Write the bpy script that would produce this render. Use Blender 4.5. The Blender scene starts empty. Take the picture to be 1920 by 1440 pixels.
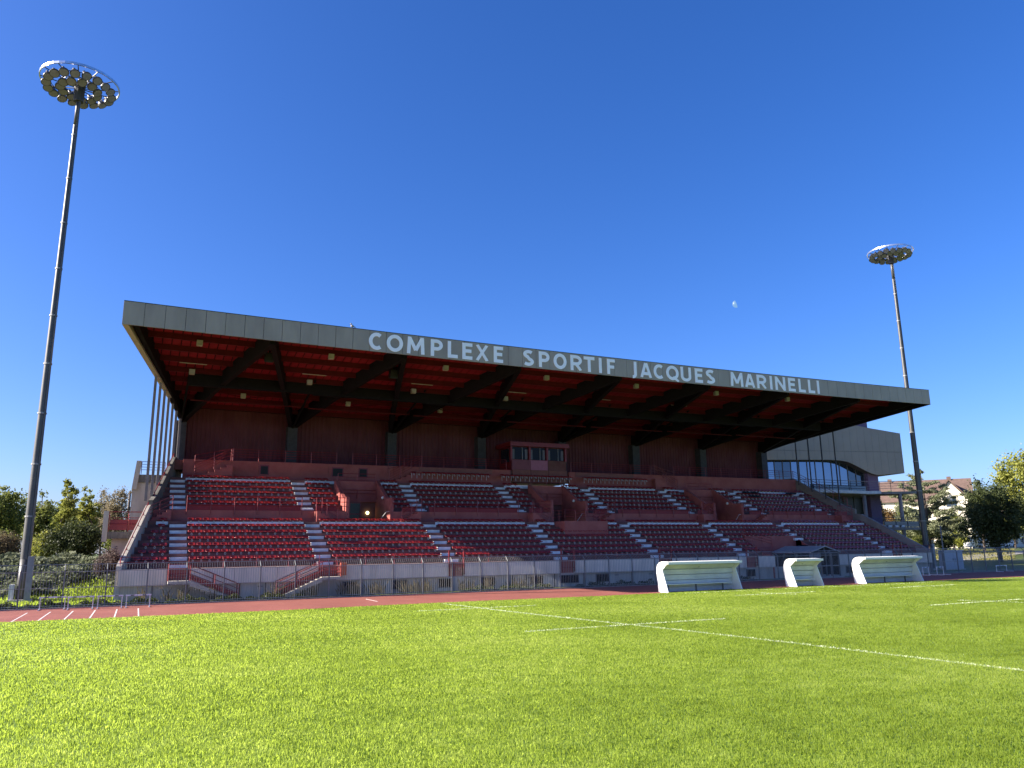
import bpy, math, random
import numpy as np
from mathutils import Vector, Matrix

scene = bpy.context.scene
COL = scene.collection
rnd = random.Random(7)
nr = np.random.default_rng(11)

# ------------------------------------------------------------------ camera
F_PX, YAW, PITCH, ROLL, CAM_H = 1442.0, 0.447834, 0.209251, -0.012907, 2.9
fw = Vector((math.sin(YAW)*math.cos(PITCH), math.cos(YAW)*math.cos(PITCH), math.sin(PITCH)))
rt = Vector((math.cos(YAW), -math.sin(YAW), 0.0))
up = rt.cross(fw)
cr, sr = math.cos(ROLL), math.sin(ROLL)
rt2, up2 = cr*rt + sr*up, -sr*rt + cr*up
cam_data = bpy.data.cameras.new("camera")
cam = bpy.data.objects.new("camera", cam_data)
COL.objects.link(cam)
cam_data.sensor_fit = 'HORIZONTAL'
cam_data.sensor_width = 36.0
cam_data.lens = 36.0*F_PX/1920.0
cam_data.clip_start, cam_data.clip_end = 0.1, 6000.0
m = Matrix((rt2, up2, -fw)).transposed().to_4x4()
m.translation = (0, 0, CAM_H)
cam.matrix_world = m
scene.camera = cam

# ------------------------------------------------------------------ light
SUN_DIR = Vector((-1.86, 0.49, 1.0)).normalized()      # towards the sun
world = bpy.data.worlds.new("World")
scene.world = world
world.use_nodes = True
wt = world.node_tree
bg = wt.nodes["Background"]
sky = wt.nodes.new("ShaderNodeTexSky")
sky.sky_type = 'NISHITA'
sky.sun_disc = False
sky.sun_elevation = math.asin(SUN_DIR.z)
sky.sun_rotation = math.atan2(SUN_DIR.x, SUN_DIR.y)
sky.altitude = 60
sky.air_density = 0.9
sky.dust_density = 1.2
sky.ozone_density = 3.5
hsv = wt.nodes.new("ShaderNodeHueSaturation")
hsv.inputs["Saturation"].default_value = 1.25
wt.links.new(sky.outputs[0], hsv.inputs["Color"])
tint = wt.nodes.new("ShaderNodeMix"); tint.data_type = 'RGBA'; tint.blend_type = 'MULTIPLY'
tint.inputs["Factor"].default_value = 1.0
tint.inputs[7].default_value = (0.79, 0.805, 1.13, 1.0)
wt.links.new(hsv.outputs[0], tint.inputs[6])
wt.links.new(tint.outputs[2], bg.inputs["Color"])
bg.inputs["Strength"].default_value = 0.07
sun_data = bpy.data.lights.new("sun", 'SUN')
sun_data.energy = 5.0
sun_data.angle = math.radians(0.53)
sun_data.color = (1.0, 0.90, 0.76)
sun = bpy.data.objects.new("sun", sun_data)
COL.objects.link(sun)
sun.rotation_euler = SUN_DIR.to_track_quat('Z', 'Y').to_euler()
sun.location = (-60, 30, 60)
scene.view_settings.view_transform = 'Standard'
scene.view_settings.look = 'None'
scene.view_settings.exposure = 1.62
scene.view_settings.gamma = 1.0
scene.view_settings.use_curve_mapping = False
scene.render.film_transparent = False
scene.cycles.max_bounces = 8
scene.cycles.diffuse_bounces = 4
scene.cycles.transparent_max_bounces = 8

# ------------------------------------------------------------------ materials
MATS = {}
def mat(name, color, rough=0.6, metal=0.0, var=0.15, scale=3.0, bump=0.0, bscale=30.0, spec=0.5,
        color2=None, stretch=None, transl=0.0, coat=0.0):
    m = bpy.data.materials.new(name); m.use_nodes = True
    nt = m.node_tree; n = nt.nodes; L = nt.links
    b = n["Principled BSDF"]
    b.inputs["Roughness"].default_value = rough
    b.inputs["Metallic"].default_value = metal
    b.inputs["Specular IOR Level"].default_value = spec
    if coat: b.inputs["Coat Weight"].default_value = coat
    geo = n.new("ShaderNodeNewGeometry")
    vec = geo.outputs["Position"]
    if stretch:
        mp = n.new("ShaderNodeMapping"); mp.inputs["Scale"].default_value = stretch
        L.new(vec, mp.inputs["Vector"]); vec = mp.outputs[0]
    nz = n.new("ShaderNodeTexNoise"); nz.inputs["Scale"].default_value = scale
    nz.inputs["Detail"].default_value = 6.0; nz.inputs["Roughness"].default_value = 0.6
    L.new(vec, nz.inputs["Vector"])
    rmp = n.new("ShaderNodeValToRGB")
    c2 = color2 or tuple(min(1.0, c*(1+var)) for c in color)
    c1 = color if color2 else tuple(c*(1-var) for c in color)
    rmp.color_ramp.elements[0].position = 0.3; rmp.color_ramp.elements[1].position = 0.7
    rmp.color_ramp.elements[0].color = (*c1, 1); rmp.color_ramp.elements[1].color = (*c2, 1)
    L.new(nz.outputs["Fac"], rmp.inputs["Fac"])
    L.new(rmp.outputs["Color"], b.inputs["Base Color"])
    if bump:
        nb = n.new("ShaderNodeTexNoise"); nb.inputs["Scale"].default_value = bscale
        nb.inputs["Detail"].default_value = 4.0
        L.new(vec, nb.inputs["Vector"])
        bp = n.new("ShaderNodeBump"); bp.inputs["Strength"].default_value = bump
        bp.inputs["Distance"].default_value = 0.02
        L.new(nb.outputs["Fac"], bp.inputs["Height"]); L.new(bp.outputs[0], b.inputs["Normal"])
    if transl:
        tr = n.new("ShaderNodeBsdfTranslucent"); L.new(rmp.outputs["Color"], tr.inputs["Color"])
        mx = n.new("ShaderNodeMixShader"); mx.inputs[0].default_value = transl
        L.new(b.outputs[0], mx.inputs[1]); L.new(tr.outputs[0], mx.inputs[2])
        L.new(mx.outputs[0], n["Material Output"].inputs["Surface"])
    MATS[name] = m
    return m

def grass_mat(name, c1, c2, c3, transl=0.35, ground=False):
    m = bpy.data.materials.new(name); m.use_nodes = True
    nt = m.node_tree; n = nt.nodes; L = nt.links
    b = n["Principled BSDF"]; b.inputs["Roughness"].default_value = 0.5 if ground else 0.55
    b.inputs["Specular IOR Level"].default_value = 0.25 if ground else 0.28
    geo = n.new("ShaderNodeNewGeometry")
    big = n.new("ShaderNodeTexNoise"); big.inputs["Scale"].default_value = 0.16; big.inputs["Detail"].default_value = 5
    mid = n.new("ShaderNodeTexNoise"); mid.inputs["Scale"].default_value = 2.2; mid.inputs["Detail"].default_value = 5
    fin = n.new("ShaderNodeTexNoise"); fin.inputs["Scale"].default_value = 28.0; fin.inputs["Detail"].default_value = 3
    for t in (big, mid, fin): L.new(geo.outputs["Position"], t.inputs["Vector"])
    a1 = n.new("ShaderNodeMath"); a1.operation = 'MULTIPLY_ADD'; a1.inputs[1].default_value = 1.15
    L.new(big.outputs["Fac"], a1.inputs[0]); L.new(mid.outputs["Fac"], a1.inputs[2])
    a2 = n.new("ShaderNodeMath"); a2.operation = 'MULTIPLY_ADD'; a2.inputs[1].default_value = 0.8
    L.new(fin.outputs["Fac"], a2.inputs[0]); L.new(a1.outputs[0], a2.inputs[2])
    mr = n.new("ShaderNodeMapRange"); mr.inputs["From Min"].default_value = 0.98; mr.inputs["From Max"].default_value = 1.98
    L.new(a2.outputs[0], mr.inputs["Value"])
    rmp = n.new("ShaderNodeValToRGB")
    e = rmp.color_ramp.elements
    e[0].color = (*c1, 1); e[1].color = (*c3, 1)
    k = e.new(0.5); k.color = (*c2, 1)
    L.new(mr.outputs[0], rmp.inputs["Fac"]); L.new(rmp.outputs["Color"], b.inputs["Base Color"])
    if ground:
        bp = n.new("ShaderNodeBump"); bp.inputs["Strength"].default_value = 0.9; bp.inputs["Distance"].default_value = 0.03
        L.new(fin.outputs["Fac"], bp.inputs["Height"]); L.new(bp.outputs[0], b.inputs["Normal"])
    tr = n.new("ShaderNodeBsdfTranslucent"); L.new(rmp.outputs["Color"], tr.inputs["Color"])
    mx = n.new("ShaderNodeMixShader"); mx.inputs[0].default_value = transl
    L.new(b.outputs[0], mx.inputs[1]); L.new(tr.outputs[0], mx.inputs[2])
    L.new(mx.outputs[0], n["Material Output"].inputs["Surface"])
    return m

def glass_mat(name, color, rough=0.05, metal=0.0, spec=1.0):
    m = bpy.data.materials.new(name); m.use_nodes = True
    b = m.node_tree.nodes["Principled BSDF"]
    b.inputs["Base Color"].default_value = (*color, 1); b.inputs["Roughness"].default_value = rough
    b.inputs["Metallic"].default_value = metal; b.inputs["Specular IOR Level"].default_value = spec
    return m

def emit_mat(name, color, strength):
    m = bpy.data.materials.new(name); m.use_nodes = True
    b = m.node_tree.nodes["Principled BSDF"]
    b.inputs["Base Color"].default_value = (*color, 1)
    b.inputs["Emission Color"].default_value = (*color, 1); b.inputs["Emission Strength"].default_value = strength
    return m

M_REDCONC = mat("red_painted_concrete", (0.27, 0.068, 0.062), 0.75, var=0.3, scale=0.9, bump=0.25, bscale=14, color2=(0.37, 0.12, 0.10), spec=0.25)
M_REDTREAD = mat("red_painted_tread", (0.135, 0.052, 0.048), 0.8, var=0.3, scale=1.3, bump=0.3, bscale=18, color2=(0.19, 0.088, 0.078), spec=0.2)
M_SEAT = mat("red_seat_plastic", (0.20, 0.010, 0.012), 0.2, var=0.2, scale=1.9, spec=0.8, color2=(0.33, 0.030, 0.028))
M_BRACKET = mat("seat_bracket_steel", (0.42, 0.41, 0.41), 0.45, metal=0.3)
M_WHITE = mat("white_step_paint", (0.50, 0.50, 0.51), 0.6, var=0.12, scale=2.2, bump=0.1, color2=(0.86, 0.86, 0.87))
M_RAIL = mat("red_rail_paint", (0.20, 0.016, 0.020), 0.4, var=0.15, scale=2.0)
M_BOARD = mat("red_kick_board", (0.20, 0.012, 0.020), 0.45, var=0.15, spec=0.3)
M_SOFFIT = mat("red_soffit_board", (0.23, 0.016, 0.028), 0.6, var=0.25, scale=0.8, stretch=(1, 4, 1), spec=0.15)
M_PURLIN = mat("red_purlin_paint", (0.085, 0.007, 0.010), 0.5, var=0.15, spec=0.15)
M_DARK = mat("dark_steel", (0.012, 0.010, 0.012), 0.6, var=0.2, spec=0.08)
M_CLAD = mat("ribbed_wall_cladding", (0.105, 0.030, 0.040), 0.7, var=0.35, scale=0.7, stretch=(1, 1, 0.5), color2=(0.15, 0.055, 0.066), spec=0.15)
M_COLUMN = mat("dark_column_paint", (0.055, 0.055, 0.062), 0.6, var=0.25, spec=0.2)
M_FASCIA = mat("grey_fascia_panel", (0.32, 0.272, 0.21), 0.5, metal=0.1, var=0.14, scale=0.9, stretch=(1, 1, 0.3))
M_FASCIADARK = mat("fascia_joint", (0.04, 0.042, 0.045), 0.7)
M_TRIM = mat("beige_roof_trim", (0.42, 0.36, 0.28), 0.5, var=0.1)
M_LETTER = mat("pale_letter_enamel", (0.88, 0.90, 0.94), 0.45, var=0.03)
M_BAND = mat("grey_band_panel", (0.70, 0.59, 0.49), 0.6, var=0.16, scale=1.3, stretch=(1.6, 1, 0.3))
M_CONC = mat("weathered_concrete", (0.36, 0.32, 0.27), 0.85, var=0.3, scale=1.1, bump=0.4, bscale=10, stretch=(1.6, 1.6, 0.35), color2=(0.52, 0.48, 0.42))
M_CONCDARK = mat("stained_concrete", (0.09, 0.085, 0.075), 0.9, var=0.4, scale=2.0, bump=0.4, stretch=(2, 2, 0.5), color2=(0.2, 0.19, 0.17))
M_CONCBROWN = mat("brown_grey_concrete", (0.21, 0.185, 0.17), 0.85, var=0.25, scale=1.0, bump=0.3)
M_GLASSDARK = glass_mat("dark_window_glass", (0.010, 0.011, 0.015), 0.2, 0.0, 0.12)
M_GLASSBLUE = glass_mat("reflective_glazing", (0.15, 0.21, 0.31), 0.03, metal=0.9)
M_GLASSDEEP = glass_mat("dark_reflective_glazing", (0.07, 0.10, 0.14), 0.04, metal=0.8)
M_FRAME = mat("window_frame_grey", (0.10, 0.11, 0.12), 0.5)
M_TRACK = mat("red_running_track", (0.20, 0.050, 0.036), 0.85, var=0.12, scale=0.35, bump=0.4, bscale=90, color2=(0.275, 0.080, 0.058))
M_TRACKLINE = mat("white_track_paint", (0.62, 0.58, 0.56), 0.7)
M_LANE = mat("worn_lane_paint", (0.27, 0.10, 0.085), 0.8, var=0.4, scale=1.5, color2=(0.42, 0.27, 0.24))
M_KERB = mat("pale_kerb", (0.26, 0.24, 0.22), 0.85, var=0.3)
M_POLE = mat("galvanised_mast", (0.085, 0.086, 0.084), 0.45, metal=0.35, var=0.15, scale=1.5)
M_GALV = mat("galvanised_fence", (0.27, 0.27, 0.265), 0.5, metal=0.3)
M_POST = mat("grey_fence_post", (0.15, 0.155, 0.16), 0.5, metal=0.2)
M_PASSAGE = mat("grey_sheet_roofing", (0.30, 0.32, 0.33), 0.5)
M_WHITEPAINT = mat("white_shelter_paint", (0.76, 0.765, 0.73), 0.5, var=0.05, scale=1.2, bump=0.05)
M_WHITEBOARD = mat("white_shelter_board", (0.60, 0.61, 0.60), 0.5, var=0.14, scale=0.8)
M_HURDLE = mat("hurdle_aluminium", (0.62, 0.63, 0.66), 0.35, metal=0.5)
M_HURDLEBAR = mat("hurdle_bar", (0.58, 0.60, 0.66), 0.4)
M_CABINET = mat("grey_cabinet_steel", (0.42, 0.45, 0.50), 0.5, var=0.05)
M_ANNEX = mat("grey_facade_panel", (0.28, 0.235, 0.18), 0.45, metal=0.3, var=0.07, scale=0.6)
M_PURPLE = mat("purple_and_shaded_render", (0.12, 0.085, 0.15), 0.8, var=0.12)
M_SUNLITRED = mat("sunlit_red_render", (0.45, 0.11, 0.07), 0.8, var=0.1)
M_SLABWHITE = mat("white_slab_edge", (0.55, 0.56, 0.57), 0.6)
M_DARKRAIL = mat("dark_guard_rail", (0.10, 0.11, 0.13), 0.45, metal=0.3)
M_HOUSEWALL = mat("cream_render", (0.62, 0.58, 0.48), 0.85, var=0.06)
M_ROOFTILE = mat("brown_roof_tile", (0.115, 0.075, 0.06), 0.85, var=0.25, scale=2.0)
M_ASPHALT = mat("asphalt", (0.055, 0.055, 0.058), 0.9, var=0.2, bump=0.3, bscale=60)
M_VAN = mat("white_van_paint", (0.75, 0.75, 0.75), 0.3, var=0.03, coat=0.4)
M_TYRE = mat("tyre_rubber", (0.02, 0.02, 0.02), 0.9)
M_BARK = mat("bark", (0.07, 0.055, 0.045), 0.95, var=0.3, scale=6, bump=0.6, bscale=12)
M_WOOD = mat("grey_wood_pole", (0.12, 0.10, 0.085), 0.9, var=0.2)
M_LAMPFACE = mat("lamp_glass", (0.24, 0.23, 0.29), 0.25, var=0.12, scale=8, spec=0.6)
M_LAMPBODY = mat("lamp_housing", (0.07, 0.072, 0.075), 0.4, metal=0.5)
M_RING = mat("polished_ring", (0.70, 0.70, 0.71), 0.25, metal=0.9)
M_TUBE = mat("fluorescent_tube", (0.45, 0.42, 0.38), 0.4)
M_SOFTLAMP = mat("soffit_lamp_glass", (0.42, 0.38, 0.34), 0.4)
M_PINK = mat("pale_pink_board", (0.36, 0.13, 0.20), 0.7, var=0.1)
M_MAUVE = mat("mauve_board", (0.20, 0.060, 0.085), 0.7, var=0.1)
M_BROWN = mat("brown_board", (0.21, 0.075, 0.062), 0.75, var=0.15)
M_CURTAIN = mat("grey_curtain", (0.16, 0.17, 0.21), 0.9)
M_NEARBLACK = mat("near_black", (0.008, 0.008, 0.010), 0.7)
M_ORANGEBIN = mat("orange_barrier_plastic", (0.55, 0.13, 0.05), 0.5)
M_LAMPON = emit_mat("lit_bulkhead_lamp", (0.95, 1.0, 0.45), 1.6)
M_MOON = emit_mat("moon_glow", (0.26, 0.50, 0.85), 0.30)  # glow stands for sunlight on the moon
M_MOON.node_tree.nodes["Principled BSDF"].inputs["Base Color"].default_value = (0.002, 0.002, 0.002, 1)
M_GLASSDOOR = glass_mat("reflection_green_glass", (0.02, 0.028, 0.018), 0.2, 0.0, 0.3)  # green reflection of trees and grass is put into the glass colour
M_GLOBE = mat("white_globe", (0.7, 0.7, 0.66), 0.3)
M_FIELD = grass_mat("pitch_turf", (0.09, 0.15, 0.014), (0.16, 0.235, 0.026), (0.25, 0.32, 0.055), 0.0, True)
M_BLADE = grass_mat("grass_blade", (0.20, 0.275, 0.022), (0.335, 0.435, 0.055), (0.49, 0.57, 0.125), 0.74)
M_BANKBLADE = grass_mat("dry_bank_grass", (0.16, 0.16, 0.03), (0.26, 0.24, 0.06), (0.36, 0.32, 0.11), 0.3)
M_LINEBLADE = mat("chalked_grass", (0.38, 0.48, 0.20), 0.7, var=0.2, scale=5, color2=(0.64, 0.68, 0.50), transl=0.3)
M_ROUGH = grass_mat("rough_grass", (0.07, 0.10, 0.018), (0.13, 0.17, 0.035), (0.21, 0.23, 0.075), 0.2, True)
M_SOIL = mat("ground_soil", (0.075, 0.08, 0.04), 0.95, var=0.3, scale=0.5)

# ------------------------------------------------------------------ mesh helpers
class MB:
    def __init__(s): s.v = []; s.f = []; s.mi = []; s.cur = 0
    def add(s, vs, fs):
        b = len(s.v); s.v += [tuple(v) for v in vs]
        for f in fs: s.f.append(tuple(i+b for i in f)); s.mi.append(s.cur)
        return s
    def box(s, x0, x1, y0, y1, z0, z1):
        return s.add([(x0,y0,z0),(x1,y0,z0),(x1,y1,z0),(x0,y1,z0),(x0,y0,z1),(x1,y0,z1),(x1,y1,z1),(x0,y1,z1)],
                     [(0,3,2,1),(4,5,6,7),(0,1,5,4),(1,2,6,5),(2,3,7,6),(3,0,4,7)])
    def hexa(s, p): # 8 points, bottom 4 then top 4
        return s.add(p, [(0,3,2,1),(4,5,6,7),(0,1,5,4),(1,2,6,5),(2,3,7,6),(3,0,4,7)])
    def prism(s, poly, d):  # poly list of 3d pts, extruded by vector d
        n = len(poly); d = Vector(d)
        vs = [Vector(p) for p in poly] + [Vector(p)+d for p in poly]
        fs = [tuple(range(n-1, -1, -1)), tuple(range(n, 2*n))]
        fs += [(i, (i+1) % n, n+(i+1) % n, n+i) for i in range(n)]
        return s.add(vs, fs)
    def tube(s, p0, p1, r0, r1=None, n=6, caps=True):
        p0, p1 = Vector(p0), Vector(p1); r1 = r0 if r1 is None else r1
        d = (p1-p0); 
        if d.length < 1e-6: return s
        d.normalize(); a = d.orthogonal().normalized(); b = d.cross(a)
        vs = []
        for p, r in ((p0, r0), (p1, r1)):
            for i in range(n):
                t = 2*math.pi*i/n; vs.append(p + r*(math.cos(t)*a + math.sin(t)*b))
        fs = [(i, (i+1) % n, n+(i+1) % n, n+i) for i in range(n)]
        if caps: fs += [tuple(range(n-1, -1, -1)), tuple(range(n, 2*n))]
        return s.add(vs, fs)
    def path(s, pts, r, n=5):
        for a, b in zip(pts[:-1], pts[1:]): s.tube(a, b, r, r, n)
        return s
    def ball(s, c, r, u=8, v=6, sz=1.0):
        vs = [(c[0], c[1], c[2]-r*sz)]
        for j in range(1, v):
            ph = -math.pi/2 + math.pi*j/v
            for i in range(u):
                t = 2*math.pi*i/u
                vs.append((c[0]+r*math.cos(ph)*math.cos(t), c[1]+r*math.cos(ph)*math.sin(t), c[2]+r*sz*math.sin(ph)))
        vs.append((c[0], c[1], c[2]+r*sz)); top = len(vs)-1; fs = []
        for i in range(u): fs.append((0, 1+(i+1) % u, 1+i))
        for j in range(v-2):
            for i in range(u):
                a = 1+j*u+i; b = 1+j*u+(i+1) % u; fs.append((a, b, b+u, a+u))
        for i in range(u): fs.append((1+(v-2)*u+i, 1+(v-2)*u+(i+1) % u, top))
        return s.add(vs, fs)
    def mesh(s, name, mats, off=(0,0,0), smooth=False):
        me = bpy.data.meshes.new(name)
        o = Vector(off)
        me.from_pydata([tuple(Vector(v)-o) for v in s.v], [], s.f)
        for m in (mats if isinstance(mats, (list, tuple)) else [mats]): me.materials.append(m)
        if isinstance(mats, (list, tuple)): me.polygons.foreach_set("material_index", s.mi)
        if smooth: me.polygons.foreach_set("use_smooth", [True]*len(me.polygons))
        me.update()
        return me

WLOC = {}
def thing(name, label, cat, loc, group=None):
    o = bpy.data.objects.new(name, None); COL.objects.link(o)
    o.location = loc; WLOC[o.name] = Vector(loc)
    o.empty_display_size = 0.3
    o["label"] = label; o["category"] = cat
    if group: o["group"] = group
    return o
def put(name, mesh, parent=None, loc=(0,0,0), rot=None, kind=None, label=None):
    o = bpy.data.objects.new(name, mesh); COL.objects.link(o)
    loc = Vector(loc); WLOC[o.name] = loc.copy()
    if parent is not None:
        o.parent = parent; o.location = loc - WLOC[parent.name]
    else: o.location = loc
    if rot: o.rotation_euler = rot
    if kind: o["kind"] = kind
    if label: o["label"] = label
    return o
def part(name, mb, mats, parent=None, kind=None, label=None, smooth=False, loc=None):
    """mesh given in world coordinates, object origin at loc (default: its parent's origin)"""
    l = Vector(loc) if loc is not None else (WLOC[parent.name] if parent is not None else Vector((0,0,0)))
    return put(name, mb.mesh(name, mats, l, smooth), parent, l, None, kind, label)
def tag(o, label, cat, group=None):
    o["label"] = label; o["category"] = cat
    if group: o["group"] = group
    return o
def B(*a): return MB().box(*a)

# pixel of the 1920x1440 survey photo -> point on a plane of constant depth Y (used to survey positions)
def at(px, py, Y):
    d = fw*F_PX + rt2*(px-960) - up2*(py-720); t = Y/d.y
    return Vector((0,0,CAM_H)) + d*t

# ------------------------------------------------------------------ terrain
def field_z(y):
    y = np.asarray(y, float)
    t = np.clip((40.2-y)/40.2, 0, 1)
    return 0.02 + 0.82*np.minimum(t, 1)*(1.0-0.12*t)
def grid_sheet(name, xs, ys, zf, m, kind='structure'):
    vs = [(x, y, float(zf(x, y))) for y in ys for x in xs]
    nx = len(xs); fs = []
    for j in range(len(ys)-1):
        for i in range(nx-1):
            a = j*nx+i; fs.append((a, a+1, a+1+nx, a+nx))
    mb = MB(); mb.add(vs, fs)
    return part(name, mb, m, None, kind, smooth=True)

def lin(a, b, t): return a+(b-a)*t
def interp(x, pts):
    xs = [p[0] for p in pts]; ys = [p[1] for p in pts]
    return float(np.interp(x, xs, ys))
g = MB().add([(-1500,-1500,-0.12),(1500,-1500,-0.12),(1500,2500,-0.12),(-1500,2500,-0.12)], [(0,1,2,3)])
part("ground", g, M_SOIL, None, 'structure')
def apron_z(x, y): return -0.004
grid_sheet("verge", np.linspace(-70, 130, 3), np.linspace(48.9, 60, 3), lambda x, y: -0.006, M_ROUGH)
grid_sheet("track", np.linspace(-70, 170, 7), [40.0, 49.15], lambda x, y: 0.0, M_TRACK)
part("kerb", B(-70, 170, 49.15, 49.33, -0.05, 0.05), M_KERB, None, 'structure')
grid_sheet("field", np.linspace(-70, 170, 121), np.linspace(-30, 40.45, 57),
           lambda x, y: float(field_z(y)) + 0.012*math.sin(x*0.31)*math.sin(y*0.27), M_FIELD)
def left_z(x, y): return interp(y, [(49.3, 0.0), (53.5, 0.12), (55.0, 0.55), (60, 2.25), (64, 2.5), (200, 2.6)])*interp(x, [(-3, 1), (-0.3, 0.75), (1.0, 0.0)])
grid_sheet("embankment", list(np.linspace(-90, -6, 15))+list(np.linspace(-5, 1.0, 13)), list(np.linspace(50.2, 66, 22))+[80, 120, 200], left_z, M_ROUGH)
def right_z(x, y):
    return interp(y, [(50.2, 0.0), (57, 0.08), (71.5, 0.2), (80, 0.95), (90, 1.35), (105, 1.55), (400, 1.9)])*interp(x, [(70.2, 0), (72.5, 1)])
grid_sheet("bank", list(np.linspace(70.2, 100, 14))+[120, 160, 220, 400], list(np.linspace(50.3, 92, 40))+[105, 120, 200, 400], right_z, M_ROUGH)
# road climbing behind the right hand fence
road_pts = [at(1795, 1055, 70.5), at(1830, 1051, 73.0), at(1870, 1048, 75.5), at(1925, 1044, 79.0), at(2000, 1040, 84)]
mb = MB(); vs = []
for p in road_pts:
    for dy in (0, 3.4): vs.append((p.x-dy*0.1, p.y+dy, right_z(p.x, p.y+dy)+0.06))
mb.add(vs, [(2*i, 2*i+2, 2*i+3, 2*i+1) for i in range(len(road_pts)-1)])
part("road", mb, mat("pale_path", (0.30, 0.29, 0.27), 0.9, var=0.15), None, 'structure')

# track marks: six cross lines one metre apart
mb = MB()
for k in range(6):
    x = -4.68 + k*1.0
    mb.box(x-0.03, x+0.03, 40.7, 46.5, 0.0, 0.005)
mb.box(12.5, 12.56, 44.0, 46.5, 0.0, 0.005)
part("track_line", mb, M_TRACKLINE, None, 'structure')
mb = MB()
for k in range(1, 7): mb.add([(-70, 40.6+1.22*k, 0.0035), (170, 40.6+1.22*k, 0.0035), (170, 40.65+1.22*k, 0.0035), (-70, 40.65+1.22*k, 0.0035)], [(0,1,2,3)])
part("track_line", mb, M_LANE, None, 'structure')

# ------------------------------------------------------------------ pitch markings and grass
LINES = []   # x0,x1,y0,y1
LINES.append((14.635, 14.745, 0.0, 24.0)); LINES.append((14.61, 14.77, 24.0, 39.2))
for cx in (14.69, 33.0, 45.4):
    LINES.append((cx-3.8, cx+3.9, 21.83, 22.0)); LINES.append((cx-3.1, cx+2.9, 34.17, 34.40))
for cx in (33.0, 45.4):
    LINES.append((cx-0.07, cx+0.07, 20.4, 23.4)); LINES.append((cx-0.07, cx+0.07, 32.8, 35.6))
LINES.append((30.0, 70.0, 38.55, 38.68)); LINES.append((-9.6, -3.3, 21.2, 21.3))
def blades(n, xfun, y0, y1, h, w, name):
    ys = nr.uniform(y0, y1, n)
    xs = xfun(ys, nr.uniform(0, 1, n))
    return xs, ys
def make_blades(zones):
    X, Y, Hh, W = [], [], [], []
    for (n, y0, y1, h, w) in zones:
        u = nr.uniform(0, 1, n); y = y0 + (y1-y0)*nr.uniform(0, 1, n)
        lo = -0.17*y - 0.6; hi = 1.70*y + 1.5       # slice of pitch the lens could see, with a margin
        lo -= 2.0; hi += 2.0
        x = lo + (hi-lo)*u
        X.append(x); Y.append(y); Hh.append(np.full(n, h)*nr.uniform(0.55, 1.35, n)); W.append(np.full(n, w)*nr.uniform(0.7, 1.4, n))
    return map(np.concatenate, (X, Y, Hh, W))
X, Y, Hh, W = make_blades([(330000, 5.0, 12.5, 0.040, 0.008), (290000, 12.5, 21, 0.042, 0.0125), (190000, 21, 31, 0.042, 0.020), (120000, 31, 40.4, 0.04, 0.030)])
inl = np.zeros(len(X), bool)
jit = nr.normal(0, 0.018, len(X)); jit2 = nr.normal(0, 0.018, len(X))
for (x0, x1, y0, y1) in LINES:
    inl |= (X+jit > x0) & (X+jit < x1) & (Y+jit2 > y0) & (Y+jit2 < y1)
inl &= nr.uniform(0, 1, len(X)) < np.where(Y < 18, 0.72, 0.92)
def blade_mesh(name, X, Y, Hh, W, m, kind):
    n = len(X)
    ang = nr.uniform(0, 2*np.pi, n); lean = nr.normal(0, 0.45, n); la = nr.uniform(0, 2*np.pi, n)
    z = field_z(Y) + 0.012*np.sin(X*0.31)*np.sin(Y*0.27)
    dx, dy = np.cos(ang)*W/2, np.sin(ang)*W/2
    ox, oy = np.cos(la)*np.sin(lean)*Hh, np.sin(la)*np.sin(lean)*Hh
    v = np.zeros((n, 4, 3))
    v[:,0] = np.c_[X-dx, Y-dy, z-0.004]; v[:,1] = np.c_[X+dx, Y+dy, z-0.004]
    v[:,2] = np.c_[X+ox*0.45+dx*0.8, Y+oy*0.45+dy*0.8, z+Hh*0.62]; v[:,3] = np.c_[X+ox-dx*0.1, Y+oy-dy*0.1, z+Hh*np.cos(lean)]
    me = bpy.data.meshes.new(name)
    me.vertices.add(n*4); me.vertices.foreach_set("co", v.ravel())
    me.loops.add(n*4); me.loops.foreach_set("vertex_index", np.arange(n*4, dtype=np.int32))
    me.polygons.add(n); me.polygons.foreach_set("loop_start", np.arange(0, n*4, 4, dtype=np.int32))
    me.polygons.foreach_set("loop_total", np.full(n, 4, dtype=np.int32))
    me.materials.append(m); me.update(calc_edges=True); me.validate()
    return put(name, me, None, (0,0,0), None, kind)
blade_mesh("grass", X[~inl], Y[~inl], Hh[~inl], W[~inl], M_BLADE, 'stuff')
blade_mesh("pitch_line", X[inl], Y[inl], Hh[inl], W[inl]*1.5, M_LINEBLADE, 'structure')
mb = MB()
for (x0, x1, y0, y1) in LINES:
    k = max(1, int((y1-y0)/1.5))
    for i in range(k):
        a, b = y0+(y1-y0)*i/k, y0+(y1-y0)*(i+1)/k
        mx_ = max(1, int((x1-x0)/1.5))
        for j in range(mx_):
            c, d = x0+(x1-x0)*j/mx_, x0+(x1-x0)*(j+1)/mx_
            zz = lambda x, y: float(field_z(y)) + 0.012*math.sin(x*0.31)*math.sin(y*0.27) + 0.012
            mb.add([(c,a,zz(c,a)),(d,a,zz(d,a)),(d,b,zz(d,b)),(c,b,zz(c,b))], [(0,1,2,3)])
part("pitch_line", mb, M_LINEBLADE, None, 'structure')

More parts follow.
